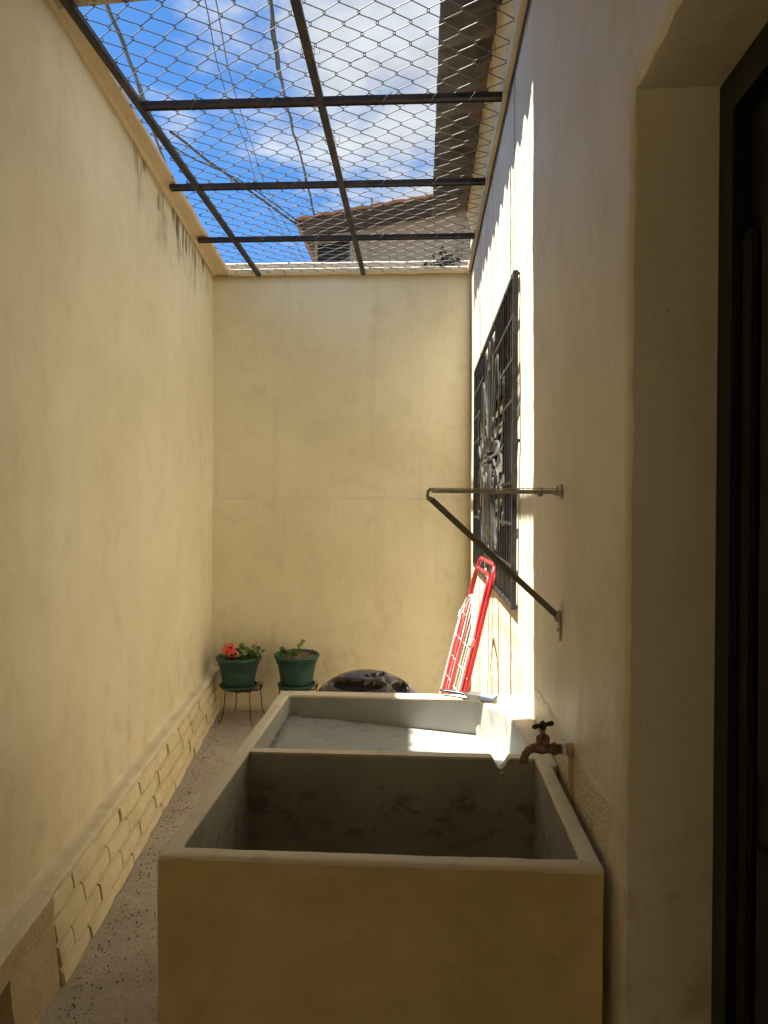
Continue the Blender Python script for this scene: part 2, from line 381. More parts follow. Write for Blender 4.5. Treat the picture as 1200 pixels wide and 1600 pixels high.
# ledge screed on top of the plinth, ragged lip
bm = bmesh.new(); rows = []
for y in ticks(2.07, YB - 0.004, 0.02):
    e = 0.004 * nz((0, y, 0), 11) + 0.003 * nz((0, y, 3), 37); z = zt(y)
    f_ = face_x(y, z)
    rows.append([bm.verts.new(p) for p in ((xl(y) - 0.005, y, z - 0.02), (f_ - 0.004 + e, y, z - 0.042 + 0.006 * nz((0, y, 1), 7)), (f_ + 0.002 + e, y, z - 0.008), (f_ - 0.008 + e, y, z + 0.001), ((xl(y) + f_) / 2, y, z + 0.003 * nz((0, y, 7), 9)), (xl(y) + 0.006, y, z + 0.004), (xl(y) - 0.005, y, z + 0.02 + 0.004 * nz((0, y, 8), 12)))])
for A, B in zip(rows, rows[1:]):
    for j in range(7): bm.faces.new((A[j], A[(j + 1) % 7], B[(j + 1) % 7], B[j])).smooth = j in (2, 3, 4)
bm.faces.new(rows[0]); bm.faces.new(rows[-1][::-1])
link('ledge', bm, M_ledge, plinth)
# nearer, rougher block of the plinth with a small drain opening
bm = bmesh.new(); T = []
ys = ticks(-1.0, 2.066, 0.03, (1.50, 1.79)); zs = ticks(0, 0.285, 0.025, (0.215,))
def near_x(y, z): return xt(y) + 0.02 + (0.02 if z < 0.2 else 0.0) * (0.2 - z) / 0.2 + 0.004 * nz((0, y, z), 12) + 0.002 * nz((1, y, z), 40)
fvv = {}
for i, y in enumerate(ys):
    for j, z in enumerate(zs): fvv[i, j] = bm.verts.new((near_x(y, z), y, z))
cells = {(i, j) for i in range(len(ys) - 1) for j in range(len(zs) - 1) if not (1.50 < (ys[i] + ys[i + 1]) / 2 < 1.79 and (zs[j] + zs[j + 1]) / 2 < 0.215)}
dv_ = {}
def deep(k):
    if k not in dv_: p = fvv[k].co; dv_[k] = bm.verts.new((p.x - 0.16, p.y, p.z))
    return dv_[k]
for i, j in cells:
    bm.faces.new((fvv[i, j], fvv[i + 1, j], fvv[i + 1, j + 1], fvv[i, j + 1]))
    for di, dj, a, b in ((0, -1, (i, j), (i + 1, j)), (0, 1, (i + 1, j + 1), (i, j + 1)), (-1, 0, (i, j + 1), (i, j)), (1, 0, (i + 1, j), (i + 1, j + 1))):
        if (i + di, j + dj) not in cells: bm.faces.new((fvv[b], fvv[a], deep(a), deep(b)))
link('near_plinth', bm, M_rough, lw)
bm = bmesh.new(); rows = []
for y in ticks(-1.0, 2.068, 0.02):
    e = 0.006 * nz((0, y, 0), 13) + 0.004 * nz((0, y, 3), 41); f_ = near_x(y, 0.285) + 0.003
    rows.append([bm.verts.new(p) for p in ((xl(y) - 0.005, y, 0.28), (f_ - 0.008 + e, y, 0.28), (f_ - 0.004 + e, y, 0.287), (f_ - 0.018 + e, y, 0.293), (xl(y) + 0.03, y, 0.294 + 0.003 * nz((0, y, 7), 9)), (xl(y) - 0.005, y, 0.31))])
for A, B in zip(rows, rows[1:]):
    for j in range(6): bm.faces.new((A[j], A[(j + 1) % 6], B[(j + 1) % 6], B[j]))
bm.faces.new(rows[0]); bm.faces.new(rows[-1][::-1])
link('near_ledge', bm, M_ledge, lw)

# ------------------------------------------------------------ back wall
bw = empty('end_wall', (-0.6, YB, 0), 'cream plastered wall closing the far end of the yard, thin ridge at mid height', 'wall')
def PB(u, v): return (u, YB, v)
def bproud(u, v):
    zr = 1.548 + 0.004 * nz((u, 0, 0), 3); return 0.009 if v < zr - 0.006 else (0.011 if v < zr + 0.001 else 0.0)
wall_sheet('wall_face', PB, (0, -1, 0), ticks(-1.58, XR - 0.002, 0.05), ticks(0, 1.53, 0.06) + ticks(1.535, 1.565, 0.006) + ticks(1.58, 3.165, 0.06), [], 0.16, M_back, bw, amp=0.003, proud=bproud)
bm = bmesh.new(); rows = []
for x in ticks(-1.40, XR - 0.03, 0.03):
    e = 0.003 * nz((x, 0, 0), 6) + 0.002 * nz((x, 0, 2), 25)
    rows.append([bm.verts.new(p) for p in ((x, YB + 0.2, 3.166), (x, YB - 0.02, 3.166 + e), (x, YB - 0.028, 3.158 + e), (x, YB - 0.05, 3.163 + e), (x, YB - 0.052, 3.195 + e), (x, YB - 0.03, 3.205), (x, YB + 0.2, 3.21))])
for A, B in zip(rows, rows[1:]):
    for j in range(7): bm.faces.new((A[j], A[(j + 1) % 7], B[(j + 1) % 7], B[j]))
bm.faces.new(rows[0]); bm.faces.new(rows[-1][::-1])
link('coping', bm, mcp, bw)

# ------------------------------------------------------------ house wall on the right, with door and window
hw = empty('house_wall', (XR, 2, 0), 'cream house wall on the right holding the dark door and the grilled window', 'wall')
def PR(u, v): return (XR, u, v)
DOOR = (0.28, 1.17, -0.1, 2.195); WIN = (2.56, 4.25, 1.205, 2.275)
wall_sheet('wall_face', PR, (-1, 0, 0), ticks(Y0, YB + 0.15, 0.045, (0.28, 1.17, 2.56, 4.25)), ticks(0, 3.43, 0.045, (1.205, 2.275, 2.195)), [DOOR, WIN], 0.18, M_right, hw, amp=0.003, edge=0.0045)
bm = bmesh.new(); rows = []                                     # projecting band under the eave
for y in ticks(2.2, YB - 0.002, 0.04):
    e = 0.003 * nz((0, y, 0), 6)
    rows.append([bm.verts.new(p) for p in ((XR + 0.01, y, 3.165), (XR - 0.03 + e, y, 3.168), (XR - 0.034 + e, y, 3.2), (XR - 0.025 + e, y, 3.235), (XR + 0.01, y, 3.25))])
for A, B in zip(rows, rows[1:]):
    for j in range(5): bm.faces.new((A[j], A[(j + 1) % 5], B[(j + 1) % 5], B[j]))
bm.faces.new(rows[0]); bm.faces.new(rows[-1][::-1])
link('band', bm, mcp, hw)
# mortar filling between wall top and corrugated sheet
LAM = 0.177; EX, EZ, ESL = 0.062, 3.455, math.tan(R(14))
def ewave(y): return 0.029 * math.cos(2 * math.pi * y / LAM)
bm = bmesh.new(); rows = []
for y in ticks(2.2, 4.74, 0.012):
    z = EZ + (XR - 0.05 - EX) * ESL + ewave(y) - 0.008
    e = 0.012 * nz((0, y, 0), 9) + 0.006 * nz((0, y, 4), 30)
    rows.append([bm.verts.new(p) for p in ((XR + 0.05, y, 3.36), (XR - 0.004, y, 3.30), (XR - 0.012 + e, y, 3.37), (XR - 0.05 + e, y, z), (XR + 0.05, y, z + 0.02))])
for A, B in zip(rows, rows[1:]):
    for j in range(5): bm.faces.new((A[j], A[(j + 1) % 5], B[(j + 1) % 5], B[j]))
bm.faces.new(rows[0]); bm.faces.new(rows[-1][::-1])
link('mortar_bed', bm, M_coping, hw)
# door set back in the reveal: dark metal frame, leaf with raised stiles, slim bright edge
M_door = mat('black_green_door', (0.011, 0.014, 0.010), 0.42); g = G(M_door)
g.color(g.mix(g.ramp(g.noise(6, 5), 0.3, 0.8), (0.008, 0.011, 0.008), (0.02, 0.02, 0.012))); g.normal(g.bump(g.noise(60, 4), 0.2, 0.002))
M_panel = mat('olive_brown_panel', (0.012, 0.0105, 0.007), 0.6)
bm = bmesh.new()
box(bm, (0.488, 1.118, 0.0), (0.529, 1.1685, 2.192)); box(bm, (0.488, 0.282, 0.0), (0.529, 0.33, 2.192)); box(bm, (0.488, 0.331, 2.13), (0.529, 1.117, 2.192))
door = link('door', bm, M_door, hw); door['label'] = 'dark green metal door and frame'
bm = bmesh.new(); box(bm, (0.512, 0.331, 0.01), (0.528, 1.117, 2.129)); link('door_leaf', bm, M_door, door)
for ya, yb_, za, zb_ in ((1.075, 1.112, 0.06, 1.93), (0.80, 1.05, 0.06, 1.0), (0.80, 1.05, 1.1, 1.93), (0.45, 0.75, 0.06, 1.0), (0.45, 0.75, 1.1, 1.93)):
    bm = bmesh.new(); box(bm, (0.5, ya, za), (0.5115, yb_, zb_)); bmesh.ops.bevel(bm, geom=bm.edges[:], offset=0.004, segments=2, affect='EDGES')
    link('door_panel', bm, M_panel, door)
# window: dark frame and tilted glass slats
win = empty('window', (XR, 3.4, 1.2)); win.parent = hw; win.location = (0, 1.4, 1.2)
M_wframe = mat('black_window_frame', (0.02, 0.02, 0.022), 0.45)
bm = bmesh.new()
for a, b in (((0.43, 2.562, 1.207), (0.47, 2.60, 2.273)), ((0.43, 4.21, 1.207), (0.47, 4.248, 2.273)), ((0.43, 2.601, 1.207), (0.47, 4.209, 1.245)), ((0.43, 2.601, 2.235), (0.47, 4.209, 2.273)), ((0.43, 3.385, 1.2455), (0.47, 3.425, 2.2345))): box(bm, a, b)
link('window_frame', bm, M_wframe, win)
M_glass = mat('greenish_louvre_glass', (0.22, 0.21, 0.14), 0.2, 0.0); M_glass.node_tree.nodes['Principled BSDF'].inputs['IOR'].default_value = 1.52
base_pane = None
for (ya, yb_) in ((2.602, 3.383), (3.427, 4.207)):
    for k in range(9):
        z = 1.255 + k * 0.109
        bm = bmesh.new(); a = R(14)
        p = [(0.435, z), (0.435 + 0.112 * math.sin(a), z + 0.112 * math.cos(a))]; t_ = 0.005
        hexa(bm, [(p[0][0], ya, p[0][1]), (p[0][0] + t_, ya, p[0][1]), (p[0][0] + t_, yb_, p[0][1]), (p[0][0], yb_, p[0][1]), (p[1][0], ya, p[1][1]), (p[1][0] + t_, ya, p[1][1]), (p[1][0] + t_, yb_, p[1][1]), (p[1][0], yb_, p[1][1])])
        link('pane', bm, M_glass, win)
# dim room behind the window
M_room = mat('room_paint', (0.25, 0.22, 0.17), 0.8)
bm = bmesh.new()
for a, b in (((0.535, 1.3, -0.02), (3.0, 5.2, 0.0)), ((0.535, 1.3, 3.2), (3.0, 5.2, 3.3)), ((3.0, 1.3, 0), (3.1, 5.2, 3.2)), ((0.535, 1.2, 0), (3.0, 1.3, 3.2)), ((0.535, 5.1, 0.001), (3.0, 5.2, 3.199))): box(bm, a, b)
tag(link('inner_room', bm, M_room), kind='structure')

# ------------------------------------------------------------ corrugated eave
m = mat('weathered_fibre_cement', (0.16, 0.13, 0.11), 0.85); g = G(m)
c = g.mix(g.ramp(g.noise(5, 6, 0.7), 0.35, 0.7), (0.17, 0.14, 0.12), (0.075, 0.06, 0.05))
c = g.mix(g.m_('MULTIPLY', g.ramp(g.noise(2, 4, 0.6, stretch=(1, 4, 1)), 0.5, 0.7), 0.6), c, (0.26, 0.22, 0.17))
c = g.mix(g.m_('MULTIPLY', g.ramp(g.x, 0.22, 0.34), g.ramp(g.noise(8, 5), 0.4, 0.7)), c, (0.45, 0.28, 0.14))
g.color(c); g.normal(g.bump(g.noise(50, 5, 0.7), 0.5, 0.004)); M_sheet = m
roof = empty('corrugated_roof', (EX, 3.5, EZ), 'grey brown corrugated roof edge overhanging the right wall', 'roof')
def eave_sheet(ya, yb_, dz):
    bm = bmesh.new(); rows = []
    ys = ticks(ya, yb_, LAM / 12)
    for y in ys:
        r_ = []
        for x in (EX + 0.004 * nz((0, y, 0), 5), 0.2, 0.36, 0.8, 1.6):
            z = EZ + (x - EX) * ESL + ewave(y) + dz + 0.003 * nz((x, y, 0), 3); r_.append((x, y, z))
        rows.append([bm.verts.new(p) for p in r_] + [bm.verts.new((p[0], p[1], p[2] + 0.007)) for p in r_[::-1]])
    n_ = 10
    for A, B in zip(rows, rows[1:]):
        for j in range(n_): bm.faces.new((A[j], A[(j + 1) % n_], B[(j + 1) % n_], B[j])).smooth = j not in (4, 9)
    bm.faces.new(rows[0]); bm.faces.new(rows[-1][::-1])
    return link('roof_sheet', bm, M_sheet, roof)
eave_sheet(-2.3, -0.9, 0.0); eave_sheet(-0.98, 0.2, 0.009); eave_sheet(0.12, 1.3, 0.0); eave_sheet(1.22, 2.4, 0.009); eave_sheet(2.32, 3.6, 0.0); eave_sheet(3.52, 4.74, 0.009)

# ------------------------------------------------------------ slab over the covered end, and end wall behind
M_slab = plaster('grey_beige_slab', base=(0.40, 0.34, 0.26), streak=0.0, seed=3.9, coarse=0.5)
bm = bmesh.new()
hexa(bm, [(-1.30, Y0, 3.165), (XR - 0.002, Y0, 3.26), (XR - 0.002, 2.27, 3.26), (-1.30, 2.27, 3.165), (-1.30, Y0, 3.36), (XR - 0.3, Y0, 3.37), (XR - 0.3, 2.27, 3.37), (-1.30, 2.27, 3.36)])
tag(link('covered_end_slab', bm, M_slab), 'grey slab edge over the near end of the yard, top left corner', 'slab')
# unseen rear wall; its opening is added to let warm fill light forward
rearw = empty('rear_wall', (-0.4, Y0, 0), 'unseen cream wall behind the covered near end, with an opening added for fill light', 'wall')
def PQ(u, v): return (u, Y0, v)
wall_sheet('wall_face', PQ, (0, 1, 0), ticks(-1.0, 0.52, 0.1, (-0.55, 0.25)), ticks(0, 3.36, 0.1, (2.0,)), [(-0.55, 0.25, -0.1, 2.0)], 0.16, M_back, rearw)
pw = empty('bounce_wall', (0.5, -6, 0), 'added unseen cream walls far behind the covered end, bouncing warm light', 'wall')  # added out of view: sunlit walls that bounce warm light into the covered end
bm = bmesh.new(); box(bm, (2.6, -6.0, 0), (2.8, Y0 - 0.2, 2.9)); link('side_face', bm, M_back, pw)
bm = bmesh.new(); box(bm, (-2.5, -6.2, 0), (2.8, -6.002, 2.9)); link('end_face', bm, M_back, pw)
bm = bmesh.new(); box(bm, (-2.5, -6.0, -0.02), (2.6, Y0 - 0.162, 0.002)); tag(link('bounce_paving', bm, concrete('bounce_paving_concrete', (0.40, 0.32, 0.22), 0.2, 0.8)), kind='structure')  # added unseen paving, catches sun and throws warm light forward

# ============================================================ SINK (cast concrete laundry tank)
m = mat('cast_concrete_painted', (0.3, 0.28, 0.25), 0.5); g = G(m)
conc = g.mix(g.ramp(g.noise(3.1, 6, 0.65), 0.3, 0.7), (0.50, 0.48, 0.43), (0.35, 0.335, 0.30))
stain = g.m_('MULTIPLY', g.ramp(g.noise(13, 7, 0.72, stretch=(1, 1, 1.7), off=(0.3, 0, 0)), 0.50, 0.66), g.m_('MULTIPLY', g.ramp(g.z, 0.58, 0.67), g.ramp(g.z, 0.82, 0.72)))
conc = g.mix(g.m_('MULTIPLY', stain, g.ramp(g.y, 1.84, 1.80, 0, 0.6)), conc, (0.12, 0.105, 0.09))
conc = g.mix(g.m_('MULTIPLY', g.ramp(g.noise(26, 5, 0.7, stretch=(1, 1, 0.15)), 0.55, 0.75), 0.35), conc, (0.42, 0.41, 0.38))
wetm = g.ramp(g.y, 1.83, 1.84)
conc = g.mix(g.m_('MULTIPLY', wetm, 0.5), conc, (0.40, 0.41, 0.38))
conc = g.mix(g.m_('SUBTRACT', 1.0, g.m_('MULTIPLY', wetm, 1.0)), conc, (1.0, 0.98, 0.94), 'MULTIPLY')
wob = g.m_('MULTIPLY', g.m_('SUBTRACT', g.noise(24, 4, 0.6), 0.5), 0.012)
top = g.ramp(g.m_('ADD', g.z, wob), 0.8405, 0.8435)
outx = g.ramp(g.m_('ADD', g.x, wob), -0.468, -0.472); outy = g.ramp(g.m_('ADD', g.y, wob), 1.262, 1.258); outb = g.ramp(g.y, 2.375, 2.38); outr = g.ramp(g.x, 0.322, 0.326)
pm = g.m_('MAXIMUM', g.m_('MAXIMUM', g.m_('MAXIMUM', outx, outy), g.m_('MAXIMUM', outb, outr)), top)
pc = g.mix(g.ramp(g.noise(4, 5, 0.6), 0.35, 0.7), (0.74, 0.58, 0.29), (0.62, 0.47, 0.21))
pc = g.mix(g.m_('MULTIPLY', g.ramp(g.noise(17, 5, 0.65, off=(4, 4, 0)), 0.50, 0.8), 0.28), pc, (0.40, 0.29, 0.14))
pc = g.mix(g.m_('MULTIPLY', g.ramp(g.noise(8, 3, 0.6, stretch=(1, 1, 0.1), off=(1, 4, 0)), 0.55, 0.75), 0.25), pc, (0.42, 0.30, 0.15))
pc = g.mix(g.ramp(g.vor(26), 0.07, 0.03), pc, (0.38, 0.30, 0.2))
pc = g.mix(top, pc, g.mix(g.ramp(g.noise(12, 6, 0.65), 0.5, 0.75), (0.80, 0.72, 0.54), (0.64, 0.55, 0.39)))
g.color(g.mix(pm, conc, pc))
g.rough(g.mix(pm, g.m_('ADD', g.m_('MULTIPLY', g.noise(9, 4), 0.25), 0.33), 0.62))
n = g.bump(g.noise(34, 5, 0.6), 0.25, 0.003); g.normal(g.bump(g.noise(5, 4), 0.5, 0.012, n)); M_sink = m
M_sinkfloor = mat('wet_white_cement', (0.4, 0.41, 0.40), 0.3); g = G(M_sinkfloor)
g.color(g.mix(g.ramp(g.noise(12, 6, 0.7), 0.45, 0.7), (0.38, 0.385, 0.365), (0.32, 0.325, 0.31))); g.rough(g.ramp(g.noise(10, 4), 0.4, 0.65, 0.2, 0.45)); g.normal(g.bump(g.noise(18, 4), 0.35, 0.004))
sink = empty('laundry_sink', (-0.07, 1.8, 0), 'long two-basin concrete laundry sink painted cream outside, under the tap', 'sink')
SX0, SX1, SY0, SY1, SZ = -0.486, 0.333, 1.248, 2.392, 0.85
bm = bmesh.new()
box(bm, (SX0, SY0, 0.0), (SX1, SY0 + 0.034, SZ))                     # front
box(bm, (SX0, SY0, 0.0), (SX0 + 0.035, SY1, SZ))                     # left
box(bm, (0.297, SY0, 0.0), (SX1, SY1, SZ))                           # right, top strip to the wall at the back
box(bm, (0.31, 1.75, 0.55), (0.349, SY1, SZ))
box(bm, (SX0, 2.335, 0.0), (SX1, SY1, SZ))                           # back
box(bm, (SX0, SY0, 0.08), (SX1, 1.8, 0.14)); box(bm, (SX0, 1.802, 0.62), (SX1, 2.39, 0.66))
# back right corner filled wide and skewed (rim widens towards the wall)
hexa(bm, [(0.15, 2.345, 0.5), (0.275, 2.345, 0.5), (0.30, 2.35, 0.5), (0.30, 2.16, 0.5), (0.15, 2.345, SZ), (0.182, 2.345, SZ), (0.31, 2.36, SZ), (0.275, 2.16, SZ)][:0] or
     [(0.26, 2.17, 0.5), (0.31, 2.17, 0.5), (0.31, 2.36, 0.5), (0.17, 2.36, 0.5), (0.272, 2.165, SZ), (0.31, 2.165, SZ), (0.31, 2.36, SZ), (0.175, 2.36, SZ)])
# right wall of the back basin leans inward below the rim
hexa(bm, [(0.255, 1.80, 0.5), (0.31, 1.80, 0.5), (0.31, 2.2, 0.5), (0.250, 2.2, 0.5), (0.305, 1.80, SZ - 0.002), (0.325, 1.80, SZ - 0.002), (0.325, 2.2, SZ - 0.002), (0.275, 2.2, SZ - 0.002)])
bmesh.ops.recalc_face_normals(bm, faces=bm.faces)
so = link('basin_shell', bm, M_sink, sink, recalc=False)
rm = so.modifiers.new('r', 'REMESH'); rm.mode = 'VOXEL'; rm.voxel_size = 0.0055; rm.use_smooth_shade = True
sm = so.modifiers.new('s', 'SMOOTH'); sm.factor = 0.5; sm.iterations = 1
tx = bpy.data.textures.new('hand_trowelled', 'CLOUDS'); tx.noise_scale = 0.12; tx.noise_depth = 3
dm = so.modifiers.new('d', 'DISPLACE'); dm.texture = tx; dm.strength = 0.005; dm.mid_level = 0.5; dm.texture_coords = 'LOCAL'
prof = [(-0.453, 0.1), (0.30, 0.1), (0.30, 0.8495), (0.234, 0.8495), (0.229, 0.845), (0.221, 0.829), (0.216, 0.8225), (0.210, 0.8205), (0.204, 0.8225), (0.198, 0.829), (0.190, 0.845), (0.184, 0.8495), (-0.453, 0.8495)]
bm = bmesh.new(); rows = []
for yy, dz in ((1.794, -0.004), (1.7905, -0.0005), (1.800, 0.0), (1.815, 0.0), (1.8215, -0.001), (1.823, -0.005)):
    rows.append([bm.verts.new((x, yy, z + (dz if z > 0.5 else 0))) for x, z in prof])
for A, B in zip(rows, rows[1:]):
    for i in range(len(prof)): bm.faces.new((A[i], A[(i + 1) % len(prof)], B[(i + 1) % len(prof)], B[i]))
bm.faces.new(rows[0][::-1]); bm.faces.new(rows[-1])
link('divider', bm, M_sink, sink)
# sloping wash floor of the far basin
bm = bmesh.new(); rows = []
xs = ticks(-0.452, 0.30, 0.03); ys = ticks(1.82, 2.345, 0.03)
def bz(x, y):
    tx_ = (x + 0.45) / 0.72; t = max(0, min(1, tx_)); z = 0.772 - 0.052 * t + 0.012 * (y - 1.82) / 0.5 * (1 - t) - 0.0 * y
    d = math.hypot(x - 0.21, (y - 1.82) * 0.55); return z + 0.002 * nz((x, y, 0), 9) + max(0, 0.075 - d * 0.8)
gv = [[bm.verts.new((x, y, bz(x, y))) for y in ys] for x in xs]
for i in range(len(xs) - 1):
    for j in range(len(ys) - 1): bm.faces.new((gv[i][j], gv[i + 1][j], gv[i + 1][j + 1], gv[i][j + 1]))
bo = bmesh.ops.extrude_face_region(bm, geom=bm.faces[:]); vv = [e for e in bo['geom'] if isinstance(e, bmesh.types.BMVert)]
bmesh.ops.translate(bm, verts=vv, vec=(0, 0, -0.05))
link('wash_floor', bm, M_sinkfloor, sink, smooth=True)
# paint drip below the spout
bm = bmesh.new(); tube(bm, [(0.211, 1.782, 0.815), (0.2105, 1.789, 0.80), (0.2102, 1.7895, 0.782)], [0.0045, 0.0035, 0.0025], 8)
link('paint_drip', bm, mat('cream_drip', (0.55, 0.45, 0.30), 0.5), sink)

# ============================================================ TAP
M_brass = mat('rusty_brass', (0.20, 0.12, 0.07), 0.5, 0.6); g = G(M_brass)
g.color(g.mix(g.ramp(g.noise(60, 5, 0.7), 0.4, 0.65), (0.17, 0.10, 0.06), (0.34, 0.21, 0.12))); g.normal(g.bump(g.noise(150, 4), 0.4, 0.001)); g.rough(g.ramp(g.noise(70, 3), 0.3, 0.7, 0.4, 0.75))
M_handle = mat('dark_tap_handle', (0.05, 0.03, 0.025), 0.5, 0.4)
M_tape = mat('white_thread_tape', (0.7, 0.68, 0.62), 0.7)
TY, TZ = 1.592, 0.945
tap = empty('garden_tap', (XR, TY, TZ), 'rusty brass bib tap with cross handle on the right wall above the sink', 'tap')
bm = bmesh.new()
tube(bm, [(0.325, TY, TZ), (0.312, TY, TZ), (0.311, TY, TZ), (0.303, TY, TZ), (0.302, TY, TZ), (0.292, TY, TZ + 0.001), (0.28, TY, TZ + 0.002), (0.268, TY, TZ + 0.001), (0.258, TY, TZ), (0.249, TY, TZ - 0.005), (0.243, TY, TZ - 0.013), (0.240, TY, TZ - 0.022), (0.239, TY, TZ - 0.027), (0.2385, TY, TZ - 0.033)],
     [0.011, 0.011, 0.0145, 0.0145, 0.011, 0.011, 0.0145, 0.012, 0.010, 0.0092, 0.009, 0.0088, 0.0105, 0.0105], 20)
link('tap_body', bm, M_brass, tap, smooth=True)
bm = bmesh.new()
lathe(bm, [(0.0, 0.0), (0.011, 0.0), (0.0115, 0.012), (0.015, 0.014), (0.0155, 0.026), (0.013, 0.03), (0.009, 0.033), (0.006, 0.034), (0.0055, 0.05), (0.0, 0.05)], (0.282, TY, TZ), 6)
link('bonnet', bm, M_brass, tap)
bm = bmesh.new()
tube(bm, [(0.257, TY - 0.006, TZ + 0.0505), (0.261, TY - 0.005, TZ + 0.051), (0.270, TY - 0.003, TZ + 0.053), (0.277, TY - 0.001, TZ + 0.054), (0.287, TY + 0.001, TZ + 0.055), (0.294, TY + 0.003, TZ + 0.056), (0.303, TY + 0.005, TZ + 0.057), (0.307, TY + 0.006, TZ + 0.0575)], [0.003, 0.0058, 0.0052, 0.0042, 0.0042, 0.0052, 0.0058, 0.003], 10)
lathe(bm, [(0, 0.046), (0.008, 0.046), (0.0085, 0.058), (0.005, 0.061), (0.003, 0.064), (0, 0.065)], (0.282, TY, TZ), 12)
link('tap_handle', bm, M_handle, tap, smooth=True)
bm = bmesh.new(); tube(bm, [(0.334, TY, TZ), (0.324, TY, TZ)], 0.0128, 12); link('thread_tape', bm, M_tape, tap)
bm = bmesh.new(); tube(bm, [(0.337, TY, TZ), (0.334, TY, TZ)], 0.0095, 12); link('pipe_gap', bm, M_handle, tap)
M_pipe = plaster('painted_pipe', base=(0.62, 0.46, 0.26), streak=0.2, coarse=0.4)
bm = bmesh.new(); tube(bm, [(0.356, TY, TZ), (0.336, TY, TZ)], 0.0145, 14)
link('pipe_socket', bm, M_pipe, tap)
bm = bmesh.new(); tube(bm, [(0.355, TY, TZ - 0.01), (0.354, TY + 0.002, TZ - 0.05), (0.355, TY, TZ - 0.10), (0.356, TY, TZ - 0.35)], [0.016, 0.014, 0.013, 0.012], 14)
link('riser_pipe', bm, M_pipe, tap)

# ============================================================ FOLDING BRACKET on right wall
M_galv = mat('dull_galvanised_steel', (0.42, 0.40, 0.36), 0.42, 0.4); g = G(M_galv)
g.color(g.mix(g.ramp(g.noise(20, 5), 0.35, 0.7), (0.50, 0.48, 0.42), (0.34, 0.31, 0.25))); g.rough(g.ramp(g.noise(30, 4), 0.3, 0.7, 0.3, 0.55))
M_strut = mat('shaded_galvanised_steel', (0.16, 0.145, 0.10), 0.5, 0.5)  # strut's galvanised steel in darker olive, its shade put into the colour
KY = 1.745
br = empty('wall_bracket', (XR, KY, 1.54), 'grey steel triangular folding bracket sticking out from the right wall beside the window grille', 'bracket')
bm = bmesh.new()
def chan(bm, p, q, wy, h, t=0.0018, open_up=False, y=KY):
    """U channel between two points in the xz plane"""
    p = Vector(p); q = Vector(q); d = (q - p).normalized(); n = Vector((-d.z, 0, d.x)); yv = Vector((0, 1, 0))
    for (a0, a1, b0, b1) in ((-wy / 2, wy / 2, h / 2 - t, h / 2), (-wy / 2, -wy / 2 + t, -h / 2, h / 2 - t - 0.0002), (wy / 2 - t, wy / 2, -h / 2, h / 2 - t - 0.0002)):
        hexa(bm, [p + yv * a0 + n * b0, p + yv * a1 + n * b0, q + yv * a1 + n * b0, q + yv * a0 + n * b0, p + yv * a0 + n * b1, p + yv * a1 + n * b1, q + yv * a1 + n * b1, q + yv * a0 + n * b1])
chan(bm, (0.026, KY, 1.5385), (0.344, KY, 1.537), 0.022, 0.010)
box(bm, (0.02, KY - 0.013, 1.5447), (0.346, KY + 0.013, 1.5462))
link('arm', bm, M_galv, br)
bm = bmesh.new()
tube(bm, [(0.030, KY, 1.544), (0.022, KY, 1.543), (0.0165, KY, 1.537), (0.0155, KY, 1.528), (0.0165, KY, 1.519), (0.023, KY, 1.515), (0.03, KY, 1.515)], 0.004, 8, sect=flat(0.024, 0.004), up=(0, 1, 0)) if False else tube(bm, [(0.034, KY, 1.5425), (0.024, KY, 1.5425), (0.0175, KY, 1.538), (0.0155, KY, 1.528), (0.0175, KY, 1.518), (0.026, KY, 1.514)], 0.0045, 10)
tube(bm, [(0.024, KY - 0.016, 1.52), (0.024, KY + 0.016, 1.52)], 0.005, 10)
link('tip_hook', bm, M_galv, br, smooth=True)
bm = bmesh.new(); chan(bm, (0.026, KY, 1.517), (0.343, KY, 1.226), 0.02, 0.015)
link('strut', bm, M_strut, br)
bm = bmesh.new(); box(bm, (0.3455, KY - 0.012, 1.165), (0.349, KY + 0.012, 1.24)); box(bm, (0.338, KY - 0.0125, 1.212), (0.3452, KY - 0.0105, 1.236)); box(bm, (0.338, KY + 0.0105, 1.212), (0.3452, KY + 0.0125, 1.236))
tube(bm, [(0.3455, KY, 1.192), (0.342, KY, 1.192)], 0.005, 8)
link('lower_flange', bm, M_galv, br)
bm = bmesh.new(); box(bm, (0.3455, KY - 0.014, 1.522), (0.349, KY + 0.014, 1.556)); link('upper_flange', bm, M_galv, br)
bm = bmesh.new(); tube(bm, [(0.3385, KY - 0.018, 1.533), (0.3385, KY + 0.018, 1.533)], 0.0065, 12); link('pivot_pin', bm, M_galv, br)
for p, q, r_ in (((0.338, KY - 0.0125, 1.535), (0.338, KY - 0.0125, 1.552), 0.003), ((0.30, KY - 0.0128, 1.5405), (0.30, KY - 0.0128, 1.5475), 0.0025), ((0.29, KY - 0.013, 1.529), (0.302, KY - 0.013, 1.529), 0.0032), ((0.075, KY - 0.0145, 1.538), (0.075, KY - 0.011, 1.538), 0.0045)):
    bm = bmesh.new(); tube(bm, [p, q], r_, 10); link('bolt', bm, M_galv, br)


